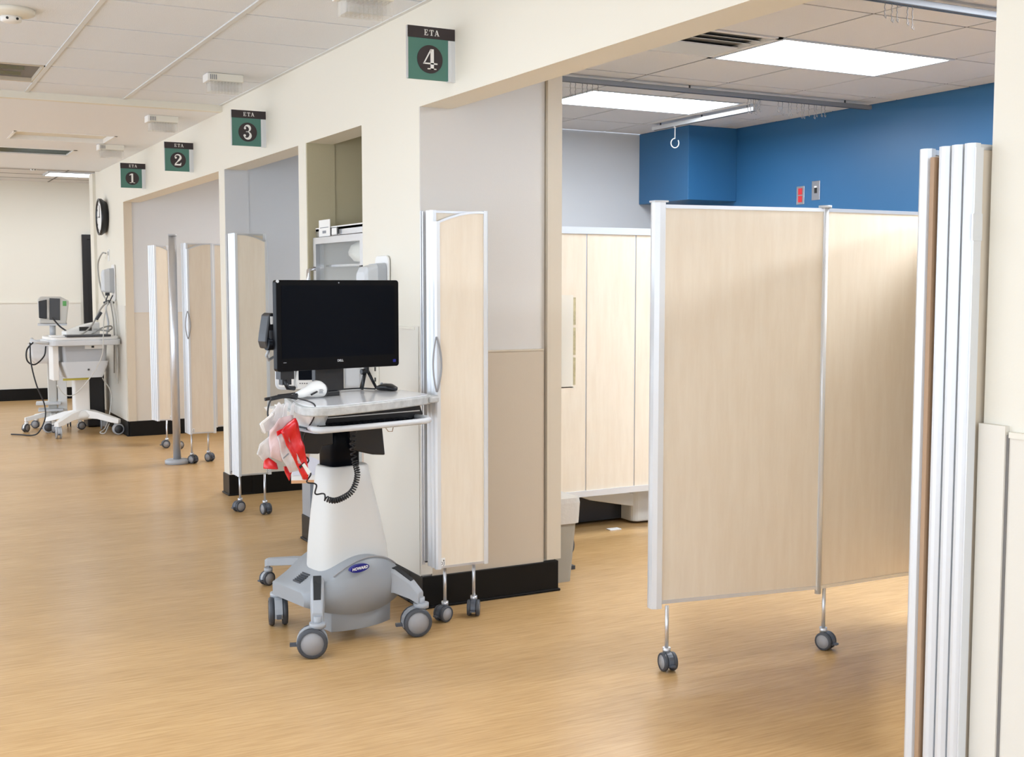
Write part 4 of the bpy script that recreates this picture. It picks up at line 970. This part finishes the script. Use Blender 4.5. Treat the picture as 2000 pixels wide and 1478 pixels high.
# mouse
mo = thing('computer_mouse', 'black computer mouse lying on the right of the cart worktop', 'mouse', cl(0.317, 0.055, 1.030), CY+math.radians(-75))
MB().loft(oval_loft([(-0.052, 0, 0.008, 0.008, 0.006), (-0.045, 0, 0.011, 0.024, 0.011), (-0.015, 0, 0.016, 0.031, 0.016), (0.02, 0, 0.016, 0.030, 0.016), (0.044, 0, 0.011, 0.024, 0.011), (0.054, 0, 0.006, 0.010, 0.005)])).build('body', 'black_plastic', mo)
MB().cyl((-0.03, -0.003, 0.027), (-0.03, 0.003, 0.027), 0.007, n=14).build('scroll_wheel', 'ink_grey', mo)
# tripod
tp = thing('tabletop_tripod', 'small black tripod standing at the back of the worktop under the monitor', 'tripod', cl(0.262, 0.145, 1.030), CY)
for (x, y) in ((-0.03, -0.02), (0.052, -0.01), (0.0, 0.04)): MB().cyl((x, y, 0.004), (0.012*(x > 0), 0, 0.085), 0.006, 0.008, n=10).build('leg', 'black_plastic', tp)
MB().cyl((0.006, 0, 0.075), (0.006, 0, 0.135), 0.012, n=14).cyl((-0.022, 0, 0.082), (-0.002, 0, 0.082), 0.013, n=12).build('head', 'black_plastic', tp, bevel=0.002)
o = MB().tube([(x, y, z) for x, y, z in curve_pts([cl(-0.20, 0.10, 1.036), cl(-0.02, 0.165, 1.036), cl(0.12, 0.172, 1.036), cl(0.24, 0.17, 1.036), cl(0.285, 0.10, 1.036)])], 0.0035, n=6).build('mouse_cable', 'cable_black'); tag(o, 'thin black cable running along the back edge of the worktop', 'cable')
# coiled cord
path = curve_pts([(0.02, -0.155, 0.915), (-0.004, -0.172, 0.84), (-0.003, -0.185, 0.771), (-0.008, -0.215, 0.718), (-0.038, -0.225, 0.657), (-0.087, -0.225, 0.630), (-0.136, -0.225, 0.625), (-0.178, -0.215, 0.649), (-0.206, -0.20, 0.686), (-0.225, -0.19, 0.729), (-0.232, -0.19, 0.772), (-0.240, -0.185, 0.824)], 10)
L_ = [0]
for i in range(1, len(path)): L_.append(L_[-1]+(path[i]-path[i-1]).length)
def along(u):
    s_ = u*L_[-1]
    for i in range(1, len(L_)):
        if L_[i] >= s_:
            f = (s_-L_[i-1])/max(1e-9, L_[i]-L_[i-1]); return path[i-1].lerp(path[i], f), (path[i]-path[i-1]).normalized()
    return path[-1], (path[-1]-path[-2]).normalized()
pts = []; ph = 0; N = 950
for i in range(N):
    u = i/(N-1); p, d_ = along(u); a = Vector((0, 1, 0)); a = (a-d_*a.dot(d_)).normalized(); c = d_.cross(a)
    dens = 62 if 0.24 < u < 0.66 else (30 if u <= 0.24 else 11+10*max(0, (0.70-u)/0.04) if u < 0.70 else 11)
    ph += dens*2*PI/N*1.0; rr = 0.0100+0.003*min(1, max(0, (u-0.66)/0.1))
    pts.append(p+(a*math.cos(ph)+c*math.sin(ph))*rr)
b = MB(); b.tube(pts, 0.0034, n=5)
b.tube(curve_pts([(-0.240, -0.185, 0.824), (-0.245, -0.20, 0.90), (-0.258, -0.30, 0.98), (-0.275, -0.335, 1.035), (-0.262, -0.20, 1.046), (-0.262, -0.17, 1.048)]), 0.0032, n=6)
o = b.build('coiled_cord', 'cable_black'); o.location = CART; o.rotation_euler = (0, 0, CY); tag(o, 'black coiled scanner cord looping under the cart worktop', 'cord')
b = MB(); b.tube(curve_pts([(-0.26, -0.12, 1.05), (-0.30, -0.10, 1.048), (-0.35, -0.12, 1.04), (-0.375, -0.14, 0.99), (-0.365, -0.15, 0.95)]), 0.0035, n=6)
b.tube(curve_pts([(-0.22, -0.10, 1.042), (-0.27, -0.09, 1.05), (-0.33, -0.08, 1.042)]), 0.009, n=8)
b.tube(curve_pts([(-0.20, -0.05, 1.040), (-0.27, -0.06, 1.045), (-0.34, -0.05, 1.038)]), 0.007, n=8)
o = b.build('cable_bundle', 'cable_black'); o.location = CART; o.rotation_euler = (0, 0, CY); tag(o, 'black cable bundle draped over the left end of the worktop', 'cable')
# specimen bags
def bag(label, outline, y, material, extras=(), th=0.006, cr=0.008, seed=1):
    rnd = random.Random(seed); tb = thing('specimen_bag', label, 'bag', CART, CY, 'plastic bags hung on the left of the cart')
    bm = bmesh.new(); vs_ = [bm.verts.new((x, 0, z)) for x, z in outline]; bm.faces.new(vs_)
    bmesh.ops.triangulate(bm, faces=bm.faces[:]); bmesh.ops.subdivide_edges(bm, edges=bm.edges[:], cuts=5, use_grid_fill=True)
    ph = [rnd.uniform(0, 6) for _ in range(6)]
    for v in bm.verts:
        x, z = v.co.x, v.co.z
        v.co.y = y+cr*(math.sin(70*x+ph[0]+25*z)+0.7*math.sin(55*z+ph[1]-40*x)+0.5*math.sin(140*x+ph[2])*math.sin(90*z+ph[3]))*0.6
    ext = bmesh.ops.extrude_face_region(bm, geom=bm.faces[:])
    for e in ext['geom']:
        if isinstance(e, bmesh.types.BMVert): e.co.y += th
    bmesh.ops.recalc_face_normals(bm, faces=bm.faces[:])
    me = bpy.data.meshes.new('bag_film'); bm.to_mesh(me); bm.free(); me.materials.append(M[material])
    for p in me.polygons: p.use_smooth = True
    link('bag_film', me, tb)
    for nm, pts_, yy, mt_ in extras:
        MB().prism(pts_, yy-0.002, yy+0.002, axis='y').build(nm, mt_, tb)
    return tb
bag('long bright red biohazard bag hanging nearest the cart column', [(-0.300, 0.975), (-0.280, 0.915), (-0.262, 0.85), (-0.248, 0.79), (-0.242, 0.72), (-0.259, 0.722), (-0.285, 0.775), (-0.325, 0.85), (-0.362, 0.925)], -0.225, 'bag_red', seed=3, th=0.014, cr=0.010)
bag('clear specimen bag with a sample tube and a small white tag at its bottom', [(-0.335, 0.93), (-0.315, 0.875), (-0.277, 0.79), (-0.258, 0.765), (-0.315, 0.755), (-0.352, 0.81), (-0.372, 0.905)], -0.215, 'bag_clear', (('sample_tube', [(-0.345, 0.815), (-0.328, 0.826), (-0.275, 0.775), (-0.292, 0.762)], -0.205, 'tube_tan'), ('tube_label', [(-0.275, 0.785), (-0.265, 0.792), (-0.236, 0.752), (-0.250, 0.744)], -0.232, 'paper'), ('tube_cap', [(-0.285, 0.778), (-0.262, 0.795), (-0.258, 0.788), (-0.280, 0.770)], -0.225, 'ink_black'), ('strap_mark', [(-0.355, 0.822), (-0.332, 0.838), (-0.331, 0.833), (-0.354, 0.817)], -0.226, 'ink_grey')), seed=5)
bag('pinkish clear bag hanging at the middle of the bag bunch', [(-0.300, 0.985), (-0.285, 0.955), (-0.325, 0.88), (-0.345, 0.80), (-0.395, 0.825), (-0.398, 0.93), (-0.355, 0.975)], -0.20, 'bag_pink', seed=8, extras=(('red_band', [(-0.375, 0.925), (-0.325, 0.945), (-0.328, 0.932), (-0.372, 0.908)], -0.212, 'bag_red'),))
bag('clear crumpled bag sticking out farthest left of the bag bunch', [(-0.385, 0.905), (-0.36, 0.86), (-0.372, 0.825), (-0.41, 0.805), (-0.442, 0.838), (-0.425, 0.875)], -0.17, 'bag_clear', seed=11)
bag('white edged empty bag folded over the hook above the red one', [(-0.345, 1.02), (-0.315, 1.03), (-0.298, 0.96), (-0.345, 0.93), (-0.405, 0.915), (-0.42, 0.955), (-0.375, 0.985)], -0.16, 'bag_clear', (('bag_edge', [(-0.425, 0.952), (-0.418, 0.962), (-0.37, 0.995), (-0.367, 0.988), (-0.412, 0.956), (-0.400, 0.918), (-0.406, 0.916)], -0.17, 'paper'),), seed=13)
bag('small triangular red bag hanging lowest below the clear ones', [(-0.322, 0.775), (-0.268, 0.775), (-0.296, 0.715)], -0.165, 'bag_red', seed=17)
bag('faded red bag corner peeking out below on the left', [(-0.392, 0.825), (-0.345, 0.79), (-0.34, 0.765), (-0.397, 0.772)], -0.15, 'bag_red', seed=19)
for x, y in ((-0.350, -0.155), (-0.322, -0.17), (-0.300, -0.185)):
    h = MB().prism([(x-0.012, 0.965), (x+0.010, 0.955), (x+0.012, 1.00), (x+0.020, 1.03), (x+0.012, 1.036), (x, 1.02), (x-0.004, 0.99)], y-0.010, y-0.007, axis='y').build('bag_handle', 'bag_clear'); h.location = CART; h.rotation_euler = (0, 0, CY)
    tag(h, 'thin translucent strap of the bags looped at the worktop end', 'strap', 'straps of the hanging bags')

# ------------------------------------------------------------------ second device behind the cart
KA = math.radians(-18.6)
t = thing('telehealth_unit', 'white framed medical display unit on a wheeled stand behind the computer cart', 'medical device', (1.93, 5.65, 0), KA)
MB().prism(rrect(-0.195, 0.235, 0.985, 1.42, 0.03, 5), -0.03, 0.04, axis='y').build('head', 'plastic_lightgrey', t, bevel=0.006)
for a, c in ((-0.180, -0.105), (0.150, 0.215)):
    MB().prism(rrect(a, c, 1.00, 1.40, 0.012, 4), -0.036, -0.028, axis='y').build('side_panel', 'plastic_white' if a < 0 else 'plastic_lightgrey', t)
MB().box(-0.098, 0.140, -0.040, -0.028, 0.99, 1.41).build('display_frame', 'plastic_white', t, bevel=0.003)
MB().box(-0.082, 0.120, -0.044, -0.038, 1.035, 1.40).build('display', 'black_gloss', t)
b = MB()
for k in range(6): b.cyl((-0.075+0.011*k, -0.0425, 1.018), (-0.075+0.011*k, -0.040, 1.018), 0.0028, n=8)
b.build('button', 'ink_black', t)
MB().cyl((0.05, 0.02, 0.10), (0.05, 0.02, 1.0), 0.028, n=20).build('pole', 'plastic_lightgrey', t)
MB().box(0.075, 0.125, -0.01, 0.03, 0.25, 0.98).build('cable_duct', 'plastic_white', t)
p_ = MB().box(-0.125, 0.024, -0.012, 0.004, 0.52, 0.728).build('poster', 'paper', t, label='printed panel showing a person in a white shirt')
b = MB(); b.box(-0.125, 0.024, -0.014, -0.012, 0.61, 0.728); b.build('backdrop', 'wainscot_cream', p_)
b = MB()
b.prism([(-0.118, 0.56), (0.024, 0.56), (0.024, 0.625), (0.00, 0.640), (-0.03, 0.652), (-0.07, 0.650), (-0.10, 0.635), (-0.118, 0.61)], -0.0155, -0.014, axis='y'); b.build('shirt', 'shirt', p_)
b = MB(); b.prism([(-0.048+0.021*math.cos(2*PI*i/24), 0.690+0.030*math.sin(2*PI*i/24)) for i in range(24)], -0.0165, -0.0155, axis='y'); b.prism([(-0.060, 0.635), (-0.036, 0.640), (-0.034, 0.675), (-0.060, 0.675)], -0.0163, -0.0155, axis='y'); b.build('face', 'skin', p_)
b = MB(); b.prism([(-0.072, 0.695), (-0.066, 0.722), (-0.045, 0.730), (-0.022, 0.718), (-0.018, 0.690), (-0.024, 0.686), (-0.030, 0.706), (-0.050, 0.712), (-0.066, 0.705)], -0.0175, -0.0165, axis='y'); b.build('hair', 'hair', p_)
MB().box(-0.125, 0.024, -0.0165, -0.012, 0.520, 0.535).build('orange_strip', 'orange', p_)
MB().box(0.0, 0.022, -0.0165, -0.0155, 0.592, 0.600).build('text_bar', 'logo_blue', p_)
for k, (x, y) in enumerate(((-0.245, 0.05), (0.20, 0.16), (0.02, -0.14), (0.0, 0.26))):
    b = MB(); b.loft([[Vector((x*f, y*f, z))+Vector((-y, x, 0)).normalized()*q+Vector((0, 0, r_)) for q, r_ in ((-w2, -0.018), (-w2*0.8, 0.018), (w2*0.8, 0.018), (w2, -0.018))] for f, w2, z in ((0.0, 0.035, 0.125), (0.5, 0.028, 0.125), (1.0, 0.022, 0.118), (1.06, 0.018, 0.112))], smooth=False)
    b.build('leg', 'cart_base', t, bevel=0.003)
    caster(t, x, y, 0.11, r=0.036, rz=math.atan2(y, x)+0.9, stem_r=0.010, hood='cart_base', stem='cart_base', wdt=0.014, gap=0.008, trail=0.008)

# ------------------------------------------------------------------ medical carts at the far end
FA = math.radians(4)
t = thing('medical_cart', 'white medical cart with a grey drawer box, at the far left by the wall corner', 'cart', (1.845, 12.60, 0), FA)
b = MB(); b.prism(rrect(-0.32, 0.325, -0.27, 0.25, 0.07, 5), 0.955, 0.985); b.build('tray_top', 'plastic_white', t, bevel=0.006)
b = MB(); b.prism(rrect(-0.34, 0.345, -0.29, 0.27, 0.08, 5), 0.90, 0.955); b.build('tray_rim', 'plastic_lightgrey', t, bevel=0.008)
MB().tube([(-0.34, -0.22, 0.93), (-0.43, -0.26, 0.94), (-0.50, -0.24, 0.965), (-0.48, -0.16, 0.97)], 0.016, n=8).build('handle', 'plastic_lightgrey', t)
MB().box(-0.18, 0.24, -0.285, -0.10, 0.985, 1.005).build('keyboard_shelf', 'dark_grey', t, bevel=0.004)
b = MB(); b.loft([[(x, y, z) for x, y in rrect(a, c, -0.22, 0.14, 0.03, 4)] for z, a, c in ((0.58, -0.17, 0.17), (0.70, -0.21, 0.22), (0.74, -0.22, 0.23))], smooth=False); b.build('drawer_box', 'plastic_lightgrey', t)
b = MB(); b.loft([[(x, y, z) for x, y in rrect(a, c, -0.215, 0.13, 0.03, 4)] for z, a, c in ((0.74, -0.20, 0.21), (0.90, -0.21, 0.22))], smooth=False); b.build('drawer_body', 'plastic_grey', t)
MB().box(0.0, 0.18, -0.235, -0.20, 0.865, 0.905).box(0.06, 0.085, -0.238, -0.234, 0.875, 0.895, 1).build('lock_bar', ['plastic_white', 'ink_black'], t)
MB().cyl((0.03, -0.222, 0.66), (0.03, -0.228, 0.66), 0.010, n=10).build('lock', 'dark_grey', t)
MB().box(-0.30, -0.245, -0.20, 0.0, 0.56, 0.90).build('side_bin', 'plastic_white', t, bevel=0.006)
MB().prism(rrect(-0.075, 0.075, -0.05, 0.07, 0.015, 3), 0.22, 0.60).build('column', 'plastic_white', t)
MB().box(-0.20, 0.05, -0.17, -0.15, 0.555, 0.575).build('yellow_strip', 'yellow_label', t)
b = MB(); b.lathe([(0, 0.14), (0.10, 0.15), (0.12, 0.19), (0.08, 0.235), (0, 0.24)], n=24); b.build('hub', 'plastic_white', t)
for (x, y) in ((-0.28, -0.26), (0.28, -0.26), (-0.26, 0.26), (0.27, 0.24)):
    b = MB(); b.loft([[Vector((x*f, y*f, z))+Vector((-y, x, 0)).normalized()*q+Vector((0, 0, r_)) for q, r_ in ((-w2, -0.03*h_), (-w2*0.7, 0.03*h_), (w2*0.7, 0.03*h_), (w2, -0.03*h_))] for f, w2, z, h_ in ((0.1, 0.05, 0.205, 1.4), (0.5, 0.045, 0.19, 1.1), (0.9, 0.04, 0.15, 0.9), (1.08, 0.03, 0.135, 0.7))], smooth=False)
    b.build('leg', 'plastic_white', t, bevel=0.004)
    caster(t, x, y, 0.14, r=0.056, rz=math.atan2(y, x)+0.7, stem_r=0.014, hood='plastic_grey', stem='plastic_grey', tyre='plastic_grey', wdt=0.018, gap=0.012, hub='dark_grey')
def far(x, y, z):
    x = min(x, 0.33)
    return (1.845+math.cos(FA)*x-math.sin(FA)*y, 12.60+math.sin(FA)*x+math.cos(FA)*y, z)
b = thing('electrode_device', 'white device with a dark display lying on the tray of the medical cart', 'medical device', far(0.03, 0.10, 1.0), FA)
MB().prism([(-0.16, -0.015), (0.17, -0.015), (0.17, 0.12), (0.06, 0.10), (-0.10, 0.045), (-0.16, 0.03)], -0.10, 0.10, axis='y').build('body', 'plastic_white', b, bevel=0.008)
MB().box(-0.03, 0.09, -0.104, -0.10, 0.035, 0.075).build('display', 'screen_dark', b)
o = MB().prism(rrect(-0.13, 0.12, -0.10, 0.10, 0.01, 2), 0, 0.012).build('paper_stack', 'paper'); o.location = far(-0.17, -0.10, 0.987); tag(o, 'small stack of white papers on the left of the medical cart tray', 'paper')
# upright lead holder with draped grey cables
t = thing('cable_holder', 'upright arm holding grey patient cables above the medical cart', 'holder', far(0.27, 0.02, 0.985), FA)
MB().tube(curve_pts([(0.0, 0, 0), (0.02, 0, 0.12), (0.0, 0, 0.27), (0.03, 0, 0.33)]), 0.010, n=8).build('arm', 'plastic_lightgrey', t)
MB().tube([(0.03-0.05, 0.0, 0.325), (0.03, 0, 0.345), (0.03+0.05, 0, 0.325)], 0.014, n=8).build('hook', 'dark_grey', t)
def cable(label, pts, r, m, cat='cable', group='patient cables of the far carts'):
    o = MB().tube(curve_pts([far(*p) for p in pts], 8), r, n=6).build('patient_cable', m); tag(o, label, cat, group); return o
cable('thick grey lead running from the cable holder down across the tray to its left', [(0.27, -0.02, 1.32), (0.20, -0.05, 1.25), (0.11, -0.08, 1.10), (0.02, -0.12, 1.02), (-0.05, -0.2, 1.0)], 0.009, 'cable_grey')
cable('pale grey lead hanging from the cable holder to the drawer box front', [(0.28, -0.03, 1.33), (0.22, -0.1, 1.15), (0.16, -0.3, 0.98), (0.14, -0.31, 0.80), (0.05, -0.30, 0.62), (-0.1, -0.28, 0.44), (-0.2, -0.26, 0.42), (-0.28, -0.26, 0.52)], 0.005, 'cable_light')
cable('grey lead hanging down the right side of the medical cart', [(0.32, -0.02, 1.33), (0.36, -0.10, 1.18), (0.40, -0.14, 0.9), (0.41, -0.14, 0.7), (0.40, -0.12, 0.50)], 0.010, 'cable_light')
cable('second grey lead hanging down the right side of the medical cart, with a plug end', [(0.31, 0.0, 1.33), (0.38, -0.02, 1.15), (0.42, -0.04, 0.95), (0.46, -0.02, 0.75), (0.43, 0.0, 0.6)], 0.006, 'cable_grey')
cable('looped grey lead bunched on the right end of the tray', [(0.12, 0.0, 1.0), (0.20, -0.06, 1.06), (0.30, -0.02, 1.08), (0.36, 0.05, 1.05), (0.30, 0.12, 1.03), (0.18, 0.08, 1.04), (0.15, -0.02, 1.05), (0.27, -0.1, 1.03)], 0.008, 'cable_grey')
cable('black probe clipped on the lead above the tray', [(0.20, -0.075, 1.22), (0.15, -0.085, 1.15)], 0.016, 'dark_grey')
cable('beige leads hanging below the medical cart base to the floor', [(0.20, -0.05, 0.56), (0.28, -0.06, 0.4), (0.25, -0.1, 0.2), (0.20, -0.12, 0.06), (0.14, -0.15, 0.02), (0.18, -0.18, 0.015), (0.24, -0.12, 0.1)], 0.006, 'cable_light')
o = MB().tube(curve_pts([(X0-0.03, 13.0, 1.82), (X0-0.06, 13.05, 1.82), (X0-0.07, 13.25, 1.72), (X0-0.06, 13.27, 1.55), (X0-0.055, 13.10, 1.40), (2.15, 12.75, 1.32)], 8), 0.008, n=6).build('power_cord', 'cable_grey'); tag(o, 'grey power cord running down the wall from the plug under the clock', 'cord')

# monitor stand behind the medical cart
t = thing('patient_monitor_stand', 'white rolling stand with a small tilted patient monitor, left of the medical cart', 'medical stand', (1.635, 13.08, 0), math.radians(-8))
MB().prism(rrect(-0.045, 0.045, -0.04, 0.04, 0.012, 3), 0.16, 0.98).build('column', 'equipment_beige', t)
MB().box(0.05, 0.14, -0.03, 0.05, 0.16, 0.92).build('cable_duct', 'plastic_white', t, bevel=0.005)
MB().cyl((0.02, 0, 0.98), (0.02, 0, 1.10), 0.03, n=14).box(-0.12, 0.16, -0.10, 0.10, 1.08, 1.10).build('mount', 'plastic_lightgrey', t)
b = MB(); b.prism([(-0.10, 1.105), (0.155, 1.10), (0.185, 1.33), (0.10, 1.375), (-0.09, 1.375), (-0.115, 1.35)], -0.12, 0.12, axis='y'); b.build('monitor_case', 'equipment_beige', t, bevel=0.01)
MB().prism([(-0.005, 1.14), (0.095, 1.135), (0.10, 1.355), (0.0, 1.36)], -0.126, -0.118, axis='y').build('display', 'screen_dark', t)
MB().prism([(-0.105, 1.16), (-0.03, 1.15), (-0.025, 1.345), (-0.105, 1.33)], -0.15, -0.12, axis='y').build('module_rack', 'black_plastic', t, bevel=0.006)
MB().box(-0.03, -0.01, -0.128, -0.12, 1.16, 1.34).box(0.125, 0.16, -0.124, -0.12, 1.28, 1.33, 1).build('button_strip', ['plastic_white', 'green_label'], t)
MB().prism(rrect(-0.20, 0.10, -0.16, 0.10, 0.05, 4), 0.90, 0.93).build('shelf', 'plastic_lightgrey', t, bevel=0.005)
MB().loft([[(x, y, z) for x, y in rrect(a, c, -0.20, 0.02, 0.05, 4)] for z, a, c in ((0.70, -0.16, 0.12), (0.76, -0.21, 0.16), (0.90, -0.22, 0.17))], smooth=True).build('supply_basket', 'bag_clear', t)
MB().box(-0.14, 0.10, -0.10, 0.10, 0.20, 0.225).box(-0.16, 0.08, -0.12, 0.08, 0.27, 0.295).build('lower_shelf', 'plastic_lightgrey', t, bevel=0.004)
for k in range(5):
    a = math.radians(72*k+200); x, y = 0.27*math.cos(a), 0.27*math.sin(a)
    b = MB(); b.loft([[Vector((x*f, y*f, z))+Vector((-y, x, 0)).normalized()*q+Vector((0, 0, r_)) for q, r_ in ((-w2, -0.02), (-w2*0.7, 0.02), (w2*0.7, 0.02), (w2, -0.02))] for f, w2, z in ((0.05, 0.035, 0.17), (0.6, 0.03, 0.15), (1.06, 0.022, 0.125))], smooth=False)
    b.build('leg', 'plastic_white', t, bevel=0.003)
    caster(t, x, y, 0.12, r=0.042, rz=a+0.6, stem_r=0.010, hood='plastic_white', stem='plastic_white', wdt=0.013, gap=0.008)
o = MB().tube(curve_pts([(1.44, 12.80, 0.93), (1.37, 12.78, 0.85), (1.37, 12.78, 0.74), (1.44, 12.78, 0.70), (1.53, 12.80, 0.78), (1.55, 12.80, 0.88)], 8), 0.008, n=6).build('patient_cable', 'cable_black'); tag(o, 'black cable loop hanging at the left of the patient monitor stand', 'cable', 'patient cables of the far carts')
o = MB().tube(curve_pts([(1.40, 12.78, 0.92), (1.40, 12.74, 0.72), (1.44, 12.70, 0.50), (1.50, 12.66, 0.32), (1.50, 12.60, 0.18), (1.44, 12.58, 0.05), (1.38, 12.60, 0.012), (1.28, 12.72, 0.010), (1.20, 12.80, 0.010)], 8), 0.007, n=6).build('patient_cable', 'cable_black'); tag(o, 'long black cable trailing from the patient monitor stand onto the floor', 'cable', 'patient cables of the far carts')
o = MB().tube(curve_pts([(1.62, 12.78, 1.16), (1.68, 12.74, 1.08), (1.75, 12.70, 1.02), (1.72, 12.62, 1.0)], 8), 0.008, n=6).build('patient_cable', 'cable_black'); tag(o, 'short black cable from the patient monitor to the cart tray', 'cable', 'patient cables of the far carts')
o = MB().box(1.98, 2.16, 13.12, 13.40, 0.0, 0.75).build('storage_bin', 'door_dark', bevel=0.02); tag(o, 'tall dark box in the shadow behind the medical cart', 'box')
